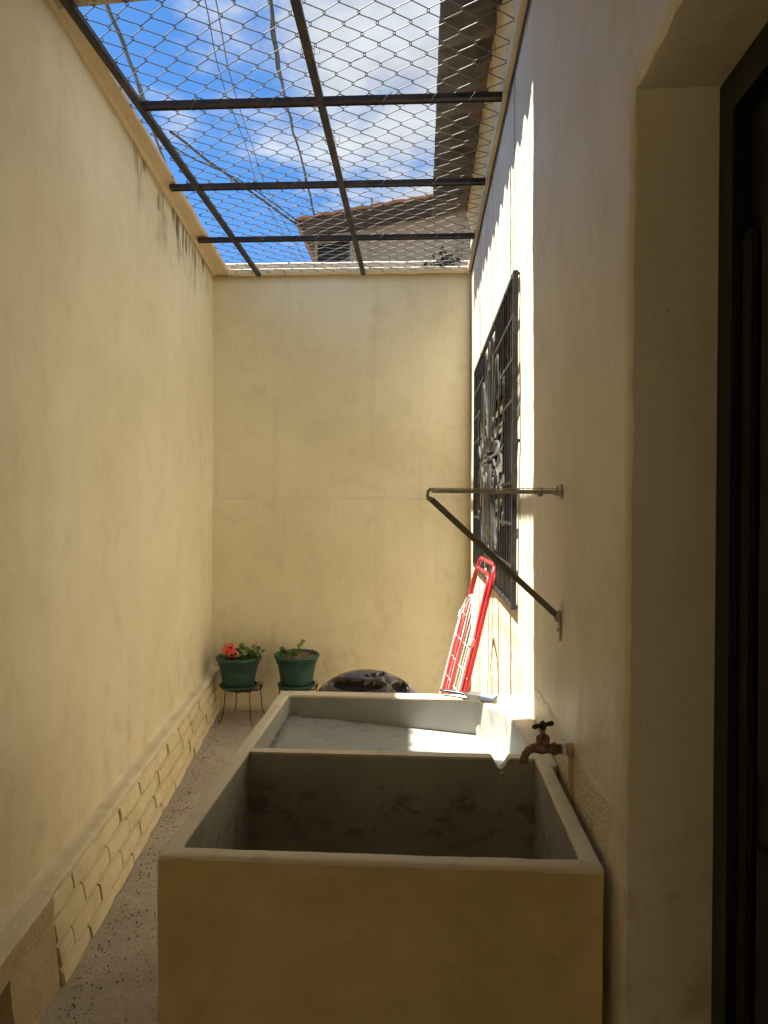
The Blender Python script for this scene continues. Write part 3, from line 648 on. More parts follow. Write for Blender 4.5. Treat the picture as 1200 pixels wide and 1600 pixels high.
# ============================================================ WINDOW GRILLE
m = mat('grey_black_iron', (0.05, 0.052, 0.06), 0.42, 0.3); g = G(m)
g.color(g.mix(g.ramp(g.noise(25, 5, 0.7), 0.4, 0.7), (0.030, 0.031, 0.036), (0.060, 0.060, 0.062))); g.rough(g.ramp(g.noise(30, 3), 0.3, 0.7, 0.35, 0.6)); M_iron = m
GX = 0.333; GY0, GY1, GZ0, GZ1 = 2.485, 4.325, 1.13, 2.345; GC = ((GY0 + GY1) / 2, (GZ0 + GZ1) / 2)
M_scroll = mat('dusty_sunlit_iron', (0.13, 0.13, 0.13), 0.5, 0.2); g = G(M_scroll); g.color(g.mix(g.ramp(g.noise(25, 5, 0.7), 0.4, 0.7), (0.09, 0.09, 0.095), (0.17, 0.17, 0.165)))  # scroll iron paler than the bars: sunlight and dust put into its colour
gr = empty('window_grille', (GX, GC[0], GZ0), 'black wrought iron window grille with scrolls and straight bars on the sunlit wall', 'window grille')
bm = bmesh.new()
for a, b in (((GX - 0.009, GY0, GZ0), (GX + 0.009, GY0 + 0.018, GZ1)), ((GX - 0.009, GY1 - 0.018, GZ0), (GX + 0.009, GY1, GZ1)), ((GX - 0.009, GY0 + 0.0182, GZ0), (GX + 0.009, GY1 - 0.0182, GZ0 + 0.018)), ((GX - 0.009, GY0 + 0.0182, GZ1 - 0.018), (GX + 0.009, GY1 - 0.0182, GZ1))): box(bm, a, b)
link('grille_frame', bm, M_iron, gr)
rails = [0.15, 0.30, 0.455]; half = GY1 - GC[0]
def in_orn(dy, dz):     # outline of the ornament (lens shaped)
    return abs(dy) < 0.20 + 0.36 * math.sqrt(max(0, 1 - (dz / 0.44) ** 2)) if abs(dz) < 0.44 else abs(dy) < 0.2
for sgn in (-1, 1):
    for zr in rails:
        for side in (-1, 1):
            z = GC[1] + sgn * zr
            inner = 0.20 + 0.36 * math.sqrt(max(0, 1 - (zr / 0.47) ** 2)) if zr < 0.46 else 0.2
            a, b = GC[0] + side * inner, GC[0] + side * (half - 0.018)
            bm = bmesh.new(); box(bm, (GX - 0.006, min(a, b), z - 0.006), (GX + 0.006, max(a, b), z + 0.006)); link('cross_bar', bm, M_iron, gr)
k = 0; dy = 0.085
while dy < half - 0.03:
    for side in (-1, 1):
        y = GC[0] + side * (half - 0.018 - dy)
        d = abs(y - GC[0])
        if d > 0.22:
            # bar broken where the scrollwork sits
            zlim = 0.44 * math.sqrt(max(0, 1 - ((d - 0.2) / 0.36) ** 2)) if d - 0.2 < 0.36 else 0
            segs = [(GZ0 + 0.018, GZ1 - 0.018)] if zlim < 0.05 else [(GZ0 + 0.018, GC[1] - zlim), (GC[1] + zlim, GZ1 - 0.018)]
            for a, b in segs:
                bm = bmesh.new(); box(bm, (GX - 0.0045, y - 0.0045, a), (GX + 0.0045, y + 0.0045, b)); link('bar', bm, M_iron, gr)
    dy += 0.078
def ribbon(pts, wx=0.02, t=0.005, name='scroll'):
    bm = bmesh.new(); P_ = [(GX, GC[0] + a, GC[1] + b) for a, b in pts]
    tube(bm, P_, 0, sect=flat(t * 1.5, wx * 0.45), up=(1, 0, 0)); return link(name, bm, M_scroll, gr)
def spiral(c, r, a0, turns, n=26, shrink=0.25, sx=1.0, sy=1.0):
    return [(c[0] + sx * r * (1 - (1 - shrink) * i / n) * math.cos(a0 + turns * 2 * math.pi * i / n), c[1] + sy * r * (1 - (1 - shrink) * i / n) * math.sin(a0 + turns * 2 * math.pi * i / n)) for i in range(n + 1)]
def oval(c, rx, ry, rot=0, n=28):
    res = []
    for i in range(n + 1):
        a = 2 * math.pi * i / n; x, y = rx * math.cos(a) * (1 - 0.25 * math.sin(a)), ry * math.sin(a)
        res.append((c[0] + x * math.cos(rot) - y * math.sin(rot), c[1] + x * math.sin(rot) + y * math.cos(rot)))
    return res
def bez(p0, p1, p2, p3, n=16):
    r_ = []
    for i in range(n + 1):
        t = i / n; a = (1 - t) ** 3; b = 3 * t * (1 - t) ** 2; c = 3 * t * t * (1 - t); d = t ** 3
        r_.append((a * p0[0] + b * p1[0] + c * p2[0] + d * p3[0], a * p0[1] + b * p1[1] + c * p2[1] + d * p3[1]))
    return r_
def mir(pts, sx, sy): return [(a * sx, b * sy) for a, b in pts]
for sy in (-1, 1):
    for sx in (-1, 1):
        ribbon(mir(bez((0.008, 0.02), (0.02, 0.2), (0.05, 0.35), (0.06, 0.57)), sx, sy), 0.02, 0.006, 'reed')
        ribbon(mir(bez((0.02, 0.02), (0.10, 0.16), (0.20, 0.32), (0.20, 0.50)) + bez((0.20, 0.50), (0.20, 0.57), (0.13, 0.57), (0.13, 0.48), 8)[1:], sx, sy), 0.02, 0.006, 'reed')
        ribbon(mir(oval((0.33, 0.25), 0.085, 0.18, -0.1), sx, sy), 0.02, 0.006)
        ribbon(mir(spiral((0.17, 0.13), 0.065, -1.6, -1.2), sx, sy), 0.02, 0.006)
        ribbon(mir(bez((0.45, 0.0), (0.56, 0.04), (0.64, 0.16), (0.62, 0.27)), sx, sy), 0.02, 0.006)
        ribbon(mir(spiral((0.585, 0.28), 0.038, 0.0, 1.1), sx, sy), 0.018, 0.005)
        ribbon(mir(bez((0.20, 0.02), (0.32, 0.10), (0.44, 0.02), (0.45, 0.0)), sx, sy), 0.02, 0.006)
    ribbon(mir(oval((0, 0.50), 0.03, 0.07, 0), 1, sy), 0.02, 0.005)
for sx in (-1, 1): ribbon([(sx * 0.03, 0), (sx * 0.50, 0.0), (sx * 0.60, 0.012)], 0.016, 0.006, 'twig')
bm = bmesh.new()
for dz in (-0.02, 0.02): box(bm, (GX - 0.014, GC[0] - 0.03, GC[1] + dz - 0.007), (GX + 0.014, GC[0] + 0.03, GC[1] + dz + 0.007))
link('collar', bm, M_iron, gr)
for y in (GY0 + 0.009, GY1 - 0.009):
    for z in (GZ0 + 0.009, GC[1], GZ1 - 0.009):
        bm = bmesh.new(); tube(bm, [(GX + 0.0092, y, z), (XR + 0.004, y, z)], 0.006, 8); link('anchor', bm, M_iron, gr)

# ============================================================ OVERHEAD STEEL FRAME AND CHAIN LINK
m = mat('rust_brown_painted_steel', (0.07, 0.045, 0.04), 0.55, 0.3); g = G(m)
g.color(g.mix(g.ramp(g.noise(9, 5, 0.7), 0.4, 0.7), (0.022, 0.02, 0.024), (0.065, 0.042, 0.034))); g.normal(g.bump(g.noise(80, 4), 0.4, 0.002)); M_bar = m
fr = empty('overhead_mesh_frame', (-0.5, 3.6, 3.15), 'rusty steel bar frame with chain link mesh roofing the yard', 'security mesh')
bm = bmesh.new()
ZB = 3.152
for x in (-1.172, -0.42):
    bm = bmesh.new()
    box(bm, (x - 0.0155, 2.1, ZB - 0.013), (x + 0.0155, YB - 0.054 if x > -1.1 else YB - 0.054, ZB + 0.013)); bmesh.ops.bevel(bm, geom=bm.edges[:], offset=0.003, segments=2, affect='EDGES')
    link('long_bar', bm, M_bar, fr)
for y, x0 in ((2.805, -1.25), (3.53, -1.315), (4.235, -1.40)):
    segs = [(-1.1555 if y < 3 else x0, -1.189 if y > 3 else None), ]
    spans = [(-1.156, -0.436), (-0.404, XR - 0.034)]
    if y > 3: spans.insert(0, (x0, -1.188))
    for a, b in spans:
        bm = bmesh.new(); box(bm, (a, y - 0.0125, ZB - 0.010), (b, y + 0.0125, ZB + 0.012)); box(bm, (a, y + 0.0127, ZB - 0.014), (b, y + 0.016, ZB + 0.0118))
        link('cross_bar', bm, M_bar, fr)
m = mat('galvanised_wire', (0.14, 0.135, 0.13), 0.55, 0.2); M_wire = m
bm = bmesh.new(); HX, HY = 0.059, 0.057; ZM = ZB + 0.022
def sag(x, y): return 0.006 * nz((x, y, 0), 1.4) + 0.010 * abs(math.sin(math.pi * (y - 2.805) / 0.72)) * 0 + 0.004 * nz((x, y, 3), 5)
ncol = 30; x_start = -1.46
for kcol in range(ncol):
    xc = x_start + kcol * HX; pts = []
    if xc > 0.27: break
    nrow = int((YB - 2.2) / HY) + 2
    for i in range(nrow):
        y = 2.16 + i * HY
        if y > YB + 0.05: break
        lft = (i + kcol) % 2 == 0
        # neighbouring wires hook round each other at the turns
        x = xc - (0.0035 if lft else -0.0035) + (0 if lft else HX)
        x += 0.05 * (y - 2.2) / 2.7 * 0 + 0.010 * nz((xc, y, 0), 2.6)
        y_ = y + 0.010 * nz((xc, y, 6), 2.6) + 0.05 * (x + 0.5) * 0.25
        z = ZM + sag(x, y)
        if xl(y) + 0.06 + 0.025 * (y - 2.26) > x: 
            if len(pts) > 2: tube(bm, pts, 0.0019, 5)
            pts = []; continue
        s = 1 if lft else -1; e = 0.0045
        x += s * -0.0015; pts.append((x + s * 0.0082, y_ - 0.0065, z + 0.003)); pts.append((x + s * 0.0012, y_ - 0.0022, z + 0.002)); pts.append((x + s * 0.0012, y_ + 0.0022, z - 0.002)); pts.append((x + s * 0.0082, y_ + 0.0065, z - 0.003))
    if len(pts) > 2: tube(bm, pts, 0.0019, 5)
tag(link('chain_link_mesh', bm, M_wire, fr, smooth=True), kind='stuff')
bm = bmesh.new()                                   # tie wires round the bars
rt = random.Random(11)
for y in (2.805, 3.53, 4.235):
    for x in (-0.93, -0.62, -0.2, 0.05, 0.2):
        x += rt.uniform(-0.06, 0.06)
        tube(bm, [(x + 0.02 * math.sin(a), y + 0.021 * math.cos(a), ZB + 0.024 * math.sin(a)) for a in [i * 0.55 for i in range(18)]], 0.0013, 4)
        tube(bm, [(x, y + 0.02, ZB + 0.024), (x + 0.03, y + 0.03, ZB + 0.028), (x + 0.06, y + 0.022, ZB + 0.026)], 0.0013, 4)
for y in (2.5, 3.1, 3.9, 4.6):
    x = -0.42; tube(bm, [(x + 0.024 * math.cos(a), y + 0.012 * math.sin(a * .5), ZB + 0.022 * math.sin(a)) for a in [i * 0.55 for i in range(20)]], 0.0013, 4)
    tube(bm, [(x + 0.02, y, ZB - 0.01), (x + 0.045, y - 0.02, ZB - 0.02), (x + 0.05, y - 0.045, ZB - 0.012)], 0.0013, 4)
tag(link('tie_wires', bm, M_wire, fr), kind='stuff')

M_black = mat('black_cable_sheath', (0.02, 0.02, 0.022), 0.5)
bm = bmesh.new(); tube(bm, [(XR - 0.008 + 0.002 * nz((0, y, 0), 6), y, 3.150 + 0.004 * nz((0, y, 1), 3)) for y in ticks(0.5, YB - 0.02, 0.08)], 0.005, 8)
tag(link('wall_cable', bm, M_black), 'thin black cable running under the band at the top of the right wall', 'cable')

# ============================================================ CLOTHES AIRER leaning on the right wall
M_red = mat('red_enamel', (0.62, 0.035, 0.045), 0.3); M_white = mat('white_enamel', (0.70, 0.69, 0.66), 0.35); M_clip = mat('white_plastic_clip', (0.78, 0.77, 0.73), 0.4)
air = empty('clothes_airer', (0.2, 3.3, 0), 'folded red and white metal clothes airer leaning against the wall below the window grille', 'clothes airer')
def rx(y, z, o=0): return 0.331 + 0.228 * (z - 1.22) - 0.055 * (y - 3.1) - o
def u_frame(y0, y1, ztop, o, r, m, name, zlow=0.012, dip=0.0):
    rad = 0.06; pts = [(rx(y0, zlow, o), y0, zlow)]
    for z in (0.3, 0.7, ztop - rad - 0.1, ztop - rad): pts.append((rx(y0, z, o), y0, z))
    for a in (20, 45, 70, 90): y = y0 + rad - rad * math.cos(R(a)); z = ztop - rad + rad * math.sin(R(a)); pts.append((rx(y, z, o), y, z))
    pts.append((rx((y0 + y1) / 2, ztop - dip, o), (y0 + y1) / 2, ztop - dip))
    for a in (90, 70, 45, 20): y = y1 - rad + rad * math.cos(R(a)); z = ztop - rad + rad * math.sin(R(a)); pts.append((rx(y, z, o), y, z))
    for z in (ztop - rad - 0.02, 0.7, 0.3, zlow): pts.append((rx(y1, z, o), y1, z))
    bm = bmesh.new(); tube(bm, pts, r, 12); return link(name, bm, m, air, smooth=True)
u_frame(3.10, 3.60, 1.235, 0.0, 0.0095, M_red, 'leg_frame')
u_frame(3.125, 3.575, 1.19, 0.012, 0.0085, M_red, 'leg_frame')
def wx(y, z): return 0.252 + 0.245 * (z - 0.97) - 0.115 * (y - 3.12)
bm = bmesh.new()
wp = [(3.12, 0.06), (3.12, 0.4), (3.12, 0.80), (3.12, 0.94), (3.135, 0.975), (3.17, 1.01), (3.28, 1.055), (3.34, 1.068), (3.39, 1.06), (3.44, 1.035), (3.49, 0.985), (3.50, 0.95), (3.50, 0.4), (3.50, 0.06), (3.45, 0.03), (3.17, 0.03)]
tube(bm, [(wx(y, z), y, z) for y, z in wp], 0.0085, 12, closed=True)
link('wing_frame', bm, M_white, air, smooth=True)
for k in range(6):
    y = 3.17 + k * 0.056; bm = bmesh.new(); zt_ = 1.01 + 0.05 * math.sin(math.pi * (k + 0.5) / 7)
    tube(bm, [(wx(y, 0.03) - 0.004, y, 0.03), (wx(y, zt_) - 0.004, y, zt_)], 0.0018, 6); link('wire', bm, M_white, air, smooth=True)
for z in (0.86, 0.76, 0.66, 0.45, 0.25):
    bm = bmesh.new(); tube(bm, [(wx(3.12, z - 0.0) - 0.008, 3.12, z), (wx(3.50, z) - 0.008, 3.50, z)], 0.0019, 6); link('cross_wire', bm, M_white, air, smooth=True)
for y, z in ((3.12, 0.885), (3.50, 0.955)):
    bm = bmesh.new(); tube(bm, [(wx(y, z - 0.02), y, z - 0.02), (wx(y, z - 0.012), y, z - 0.012), (wx(y, z + 0.012), y, z + 0.012), (wx(y, z + 0.02), y, z + 0.02)], [0.011, 0.0135, 0.0135, 0.011], 12)
    tube(bm, [(wx(y, z), y, z), (wx(y, z) + 0.03, y, z - 0.005)], 0.005, 8); link('clip', bm, M_clip, air, smooth=True)
for y in (3.24, 3.44):
    bm = bmesh.new(); tube(bm, [(rx(y, 0.03, 0.05), y, 0.03), (rx(y, 0.97, 0.05), y, 0.97)], 0.0075, 10); link('brace', bm, M_red, air, smooth=True)
bm = bmesh.new(); tube(bm, [(rx(3.1, 0.725) - 0.012, 3.1, 0.725), (rx(3.1, 0.725) + 0.012, 3.1, 0.725)], 0.004, 8); link('rivet', bm, M_clip, air)
bm = bmesh.new(); tube(bm, [(rx(3.1, 0.06, 0.05), 3.1, 0.06), (rx(3.6, 0.06, 0.05), 3.6, 0.06)], 0.006, 8); link('foot_bar', bm, M_clip, air)

# ============================================================ HELMET on a low stool behind the sink
m = mat('glossy_black_shell', (0.035, 0.032, 0.032), 0.22); g = G(m)
g.color(g.mix(g.ramp(g.noise(7, 4), 0.35, 0.7), (0.04, 0.036, 0.034), (0.13, 0.115, 0.105))); m.node_tree.nodes['Principled BSDF'].inputs['Coat Weight'].default_value = 0.6; M_shell = m
M_liner = mat('black_liner', (0.006, 0.006, 0.007), 0.7)
HC = Vector((-0.215, 2.76, 0.622)); HR = Vector((0.25, 0.14, 0.218))
hel = empty('helmet', (HC.x, HC.y, 0.62), 'glossy black domed helmet with oval vents rising behind the far rim of the sink', 'helmet')
bm = bmesh.new(); nu, nv = 144, 60
# vents on the dome: (azimuth degrees from -y, elevation, half widths)
vents = [(-20, 54, 40, 9, 0.05), (62, 50, 18, 8, -0.3), (38, 72, 26, 3.5, -0.2), (-85, 36, 18, 8, 0.0), (-28, 32, 34, 7, 0.0), (40, 30, 20, 7, 0), (110, 36, 18, 10, 0), (150, 50, 24, 8, 0), (205, 50, 24, 8, 0), (180, 25, 24, 8, 0), (-125, 36, 18, 9, 0)]
def vent_depth(az, el):
    best = 9
    for a, e, wa, we, tilt in vents:
        da = (az - a + 180) % 360 - 180
        da *= math.cos(R(el)) * 1.0 + 0.15
        de = el - e + tilt * da * 0.5
        best = min(best, math.sqrt((da / wa) ** 2 + (de / we) ** 2))
    return best
V = []
for j in range(nv + 1):
    el = -8 + 98 * j / nv; row = []
    for i in range(nu):
        az = 360 * i / nu - 180
        d = Vector((math.sin(R(az)) * math.cos(R(el)), -math.cos(R(az)) * math.cos(R(el)), math.sin(R(el))))
        b = vent_depth(az, el); t = max(0, min(1, (1.0 - b) / 0.22)); t = t * t * (3 - 2 * t)
        lip = math.exp(-((b - 1.08) / 0.1) ** 2) * 0.02
        s_ = 1 - 0.13 * t + lip * 0.5
        row.append(bm.verts.new((HC.x + HR.x * d.x * s_, HC.y + HR.y * d.y * s_, HC.z + HR.z * d.z * s_)))
    V.append(row)
for j in range(nv):
    for i in range(nu):
        f = bm.faces.new((V[j][i], V[j][(i + 1) % nu], V[j + 1][(i + 1) % nu], V[j + 1][i]))
        az = 360 * (i + .5) / nu - 180; el = -8 + 98 * (j + .5) / nv
        f.material_index = 1 if vent_depth(az, el) < 0.9 else 0
bm.faces.new([V[0][i] for i in range(nu)][::-1]).material_index = 1
bmesh.ops.remove_doubles(bm, verts=V[nv], dist=0.0005)
link('shell', bm, [M_shell, M_liner], hel, smooth=True)
bm = bmesh.new(); tube(bm, [(HC.x + HR.x * 1.0 * math.cos(a), HC.y + HR.y * 1.0 * math.sin(a), HC.z - 0.025) for a in [2 * math.pi * i / 40 for i in range(40)]], 0.006, 8, closed=True); link('edge_trim', bm, M_liner, hel, smooth=True)
M_wood = mat('plain_stool_wood', (0.30, 0.19, 0.10), 0.6)
st = empty('stool', (HC.x, HC.y, 0), 'wooden stool hidden behind the sink under the black helmet', 'stool')
bm = bmesh.new(); lathe(bm, [(0, 0.592), (0.15, 0.592), (0.156, 0.6), (0.156, 0.612), (0.15, 0.62), (0, 0.62)], (HC.x, HC.y, 0), 28); link('seat', bm, M_wood, st)
for a in (45, 135, 225, 315):
    bm = bmesh.new(); ca, sa = math.cos(R(a)), math.sin(R(a)); tube(bm, [(HC.x + 0.14 * ca, HC.y + 0.14 * sa, 0.005), (HC.x + 0.105 * ca, HC.y + 0.105 * sa, 0.591)], [0.013, 0.017], 10); link('leg', bm, M_wood, st)

# ============================================================ POTS, PLANTS, STANDS
m = mat('dark_green_plastic', (0.012, 0.060, 0.048), 0.45); g = G(m)
g.color(g.mix(g.m_('MULTIPLY', g.ramp(g.noise(14, 6, 0.7), 0.5, 0.75), 0.5), (0.014, 0.062, 0.05), (0.05, 0.09, 0.07))); M_pot = m
M_soil = concrete('dark_potting_soil', (0.06, 0.045, 0.03), 0.5, 0.95); M_chips = concrete('pale_bark_chips', (0.34, 0.24, 0.15), 0.4, 0.9)
M_stand = mat('black_wire_stand', (0.015, 0.013, 0.012), 0.45, 0.4)
def leafmat(name, c1, c2):
    m = mat(name, c1, 0.5); g = G(m); g.color(g.mix(g.ramp(g.noise(30, 3), 0.35, 0.65), c1, c2))
    b = m.node_tree.nodes['Principled BSDF']; b.inputs['Subsurface Weight'].default_value = 0.0; return m
M_leaf = leafmat('geranium_leaf', (0.045, 0.115, 0.022), (0.09, 0.17, 0.035)); M_leaf2 = leafmat('pale_leaf', (0.10, 0.20, 0.035), (0.20, 0.28, 0.07)); M_stem = mat('green_stem', (0.10, 0.14, 0.05), 0.6)
M_petal = leafmat('coral_red_petal', (0.75, 0.06, 0.045), (0.85, 0.16, 0.11))
def leaf(bm, c, nrm, r_, lobes=7, cup=0.25, mi=0, rnd=random):
    nrm = Vector(nrm).normalized(); a = nrm.orthogonal().normalized(); b = nrm.cross(a); ph = rnd.uniform(0, 6.28)
    a, b = a * math.cos(ph) + b * math.sin(ph), b * math.cos(ph) - a * math.sin(ph)
    ctr = bm.verts.new(Vector(c) - nrm * r_ * cup * 0.6); n_ = lobes * 2; ring = []
    for i in range(n_):
        q = 2 * math.pi * (i + 0.5) / n_ ; k = r_ * (1.0 if i % 2 else 0.82) * (0.45 if i == 0 else 1) * rnd.uniform(0.92, 1.05)
        ring.append(bm.verts.new(Vector(c) + (a * math.cos(q) + b * math.sin(q)) * k + nrm * r_ * cup * rnd.uniform(-0.1, 0.35)))
    for i in range(n_): f = bm.faces.new((ctr, ring[i], ring[(i + 1) % n_])); f.material_index = mi
def pot(px_, py_, zb, zr, rr_, rbm, label, group):
    t = empty('flower_pot', (px_, py_, zb), label, 'flower pot', group); h = zr - zb
    bm = bmesh.new()
    lathe(bm, [(0, 0.012), (rbm - 0.004, 0.012), (rbm, 0.02), (rbm + 0.012, h * 0.45), (rr_ - 0.026, h * 0.72), (rr_ - 0.018, h * 0.74), (rr_ - 0.016, h - 0.03), (rr_ - 0.004, h - 0.026), (rr_, h - 0.018), (rr_, h - 0.006), (rr_ - 0.006, h), (rr_ - 0.016, h - 0.001), (rr_ - 0.022, h - 0.01), (rr_ - 0.03, h - 0.05), (0, h - 0.05)], (px_, py_, zb), 48)
    link('pot_body', bm, M_pot, t, smooth=True)
    bm = bmesh.new(); lathe(bm, [(0, 0), (rbm + 0.012, 0), (rbm + 0.022, 0.012), (rbm + 0.024, 0.022), (rbm + 0.018, 0.026), (rbm + 0.012, 0.016), (rbm, 0.011), (0, 0.011)], (px_, py_, zb), 40); link('saucer', bm, M_pot, t, smooth=True)
    return t
def stand(cx, cy, zt_, r_, label, rot=0.0):
    t = empty('plant_stand', (cx, cy, 0), label, 'plant stand', 'wire plant stands along the end wall')
    bm = bmesh.new()
    ring = lambda rr_, z: [(cx + rr_ * math.cos(2 * math.pi * i / 36), cy + rr_ * math.sin(2 * math.pi * i / 36), z) for i in range(36)]
    tube(bm, ring(r_ * 0.78, zt_ - 0.004), 0.003, 6, closed=True); tube(bm, ring(r_ * 0.4, zt_ - 0.004), 0.0025, 6, closed=True); tube(bm, ring(r_, zt_ - 0.002), 0.003, 6, closed=True)
    for k in range(4):
        a = rot + k * math.pi / 4; tube(bm, [(cx - r_ * .99 * math.cos(a), cy - r_ * .99 * math.sin(a), zt_ - 0.008), (cx + r_ * .99 * math.cos(a), cy + r_ * .99 * math.sin(a), zt_ - 0.008)], 0.0025, 6)
    link('top_ring', bm, M_stand, t, smooth=True)
    bm = bmesh.new()
    for k in range(12):
        a = 2 * math.pi * k / 12; c_ = (cx + r_ * 1.02 * math.cos(a), cy + r_ * 1.02 * math.sin(a))
        tube(bm, [(c_[0] - 0.026 * math.sin(a) * math.cos(q), c_[1] + 0.026 * math.cos(a) * math.cos(q), zt_ + 0.008 + 0.016 * math.sin(q)) for q in [2 * math.pi * i / 14 for i in range(14)]], 0.002, 5, closed=True)
    link('scroll_trim', bm, M_stand, t, smooth=True)
    for k in range(4):
        a = rot + k * math.pi / 2; ca, sa = math.cos(a), math.sin(a)
        pts = [(cx + q * ca, cy + q * sa, z) for q, z in ((r_ * 0.97, zt_), (r_ * 0.99, zt_ - 0.03), (r_ * 1.04, zt_ * 0.55), (r_ * 1.10, 0.06), (r_ * 1.22, 0.022), (r_ * 1.38, 0.006))]
        bm = bmesh.new(); tube(bm, pts, 0.0036, 6); link('leg', bm, M_stand, t, smooth=True)
stand(-1.235, 4.735, 0.232, 0.13, 'black wire plant stand under the red geranium pot, left corner', R(35))
stand(-0.845, 4.72, 0.247, 0.13, 'black wire plant stand mostly hidden behind the sink corner', R(20))
p1 = pot(-1.262, 4.72, 0.234, 0.452, 0.158, 0.108, 'dark green plastic pot holding the red flowering geranium, nearest the left wall', 'green plastic pots on wire stands')
p2 = pot(-0.853, 4.71, 0.249, 0.478, 0.158, 0.108, 'dark green plastic pot with pale chips and a small leggy plant', 'green plastic pots on wire stands')
def soil(t, x, y, z, r_, m_, chips):
    bm = bmesh.new(); rg = random.Random(5); lathe(bm, [(0, 0.006), (r_ * .5, 0.008), (r_, 0.0), (r_, -0.01), (0, -0.01)], (x, y, z), 24); o = link('soil', bm, M_soil, t, smooth=True)
    if chips:
        bm = bmesh.new()
        for k in range(140):
            a = rg.uniform(0, 6.28); q = r_ * math.sqrt(rg.random()) * 0.93
            ret = bmesh.ops.create_icosphere(bm, subdivisions=1, radius=rg.uniform(0.005, 0.011), matrix=Matrix.Translation((x + q * math.cos(a), y + q * math.sin(a), z + 0.008)) @ Matrix.Rotation(rg.uniform(0, 3), 4, 'Z') @ Matrix.Diagonal((1.5, 0.8, 0.5, 1)))
        tag(link('bark_chips', bm, M_chips, t), kind='stuff')
soil(p1, -1.262, 4.72, 0.415, 0.13, M_soil, False); soil(p2, -0.853, 4.71, 0.452, 0.13, M_chips, True)
def plant(root, base, stems, mleaf, rnd, name='geranium'):
    for (dx, dy, h, nl, lr) in stems:
        bm = bmesh.new(); top = Vector((base[0] + dx, base[1] + dy, base[2] + h)); b0 = Vector((base[0] + dx * 0.55, base[1] + dy * 0.5, base[2]))
        tube(bm, [b0, b0.lerp(top, 0.5) + Vector((rnd.uniform(-.01, .01), 0, 0)), top], [0.004, 0.0035, 0.0025], 5); link('stem', bm, M_stem, root)
        for k in range(nl):
            t = rnd.uniform(0.25, 1.0); p = b0.lerp(top, t) + Vector((rnd.uniform(-.03, .03), rnd.uniform(-.03, .03), rnd.uniform(-0.008, .018)))
            bm = bmesh.new(); leaf(bm, p, (rnd.uniform(-.6, .6), rnd.uniform(-1.1, .2), rnd.uniform(.4, 1.0)), lr * rnd.uniform(0.7, 1.15), rnd=rnd)
            tube(bm, [b0.lerp(top, t * 0.9), p - Vector((0, 0, 0.003))], 0.0012, 4)
            link('leaf', bm, mleaf if rnd.random() < 0.8 else M_leaf2, root)
rnd = random.Random(21)
pl1 = empty('geranium', (-1.262, 4.72, 0.42), 'leafy green geranium with one coral red flower head in the left pot', 'plant')
plant(pl1, (-1.262, 4.72, 0.42), [(-0.09, -0.02, 0.035, 9, 0.024), (-0.03, -0.07, 0.045, 9, 0.024), (0.03, -0.05, 0.055, 10, 0.025), (0.08, -0.02, 0.07, 10, 0.024), (0.125, -0.01, 0.10, 7, 0.021), (0.03, 0.04, 0.085, 9, 0.024), (-0.05, 0.05, 0.06, 7, 0.024), (0.15, 0.0, 0.06, 7, 0.02), (0.12, 0.03, 0.125, 3, 0.017)], M_leaf, rnd)
bm = bmesh.new(); tube(bm, [(-1.30, 4.70, 0.42), (-1.318, 4.66, 0.50)], 0.003, 5); link('stem', bm, M_stem, pl1)
fl = bmesh.new()
for k in range(85):
    d = Vector((rnd.gauss(0, 1), rnd.gauss(0, 1), rnd.gauss(0, 1))).normalized(); c_ = Vector((-1.312, 4.645, 0.512)) + Vector((d.x * 0.046, d.y * 0.03, d.z * 0.036)) * rnd.uniform(0.7, 1.08)
    leaf(fl, c_, d + Vector((0, -0.3, 0.2)), rnd.uniform(0.010, 0.015), 3, 0.2, rnd=rnd)
for k in range(30):
    d = Vector((rnd.gauss(0, 1), rnd.gauss(0, 1), rnd.gauss(0, 1))).normalized(); c_ = Vector((-1.283, 4.63, 0.485)) + Vector((d.x * 0.04, d.y * 0.02, d.z * 0.022)); leaf(fl, c_, d + Vector((0, -0.3, 0.2)), 0.011, 3, 0.2, rnd=rnd)
link('flower_head', fl, M_petal, pl1)
pl2 = empty('leggy_plant', (-0.853, 4.71, 0.455), 'small green plant with one tall leggy stem in the right pot', 'plant')
plant(pl2, (-0.853, 4.71, 0.455), [(-0.12, -0.05, 0.02, 9, 0.03), (-0.08, -0.04, 0.045, 10, 0.027), (-0.03, -0.03, 0.035, 7, 0.025)], M_leaf, rnd)
bm = bmesh.new(); tube(bm, [(-0.86, 4.70, 0.45), (-0.838, 4.70, 0.50), (-0.835, 4.695, 0.54), (-0.812, 4.695, 0.567)], [0.005, 0.004, 0.0035, 0.002], 6); link('stem', bm, M_stem, pl2)
for k in range(15):
    t = rnd.random(); p = Vector((-0.85, 4.69, 0.47)).lerp(Vector((-0.812, 4.69, 0.572)), t) + Vector((rnd.uniform(-.022, .018), rnd.uniform(-.02, .01), rnd.uniform(-.008, .008)))
    bm = bmesh.new(); leaf(bm, p, (rnd.uniform(-.7, .7), rnd.uniform(-1, .3), rnd.uniform(.2, 1)), rnd.uniform(0.011, 0.017), 4, rnd=rnd); link('leaf', bm, M_leaf2 if k % 2 else M_leaf, pl2)
# dried ring of paint on the floor
bm = bmesh.new(); tube(bm, [(-1.285 + 0.036 * math.cos(a), 4.66 + 0.03 * math.sin(a), 0.006) for a in [2 * math.pi * i / 24 for i in range(17)]], 0.004, 6)
tag(link('bent_strap', bm, mat('faded_yellow_strap', (0.5, 0.42, 0.22), 0.7)), 'short curved yellowish strap lying on the floor under the left stand', 'strap')

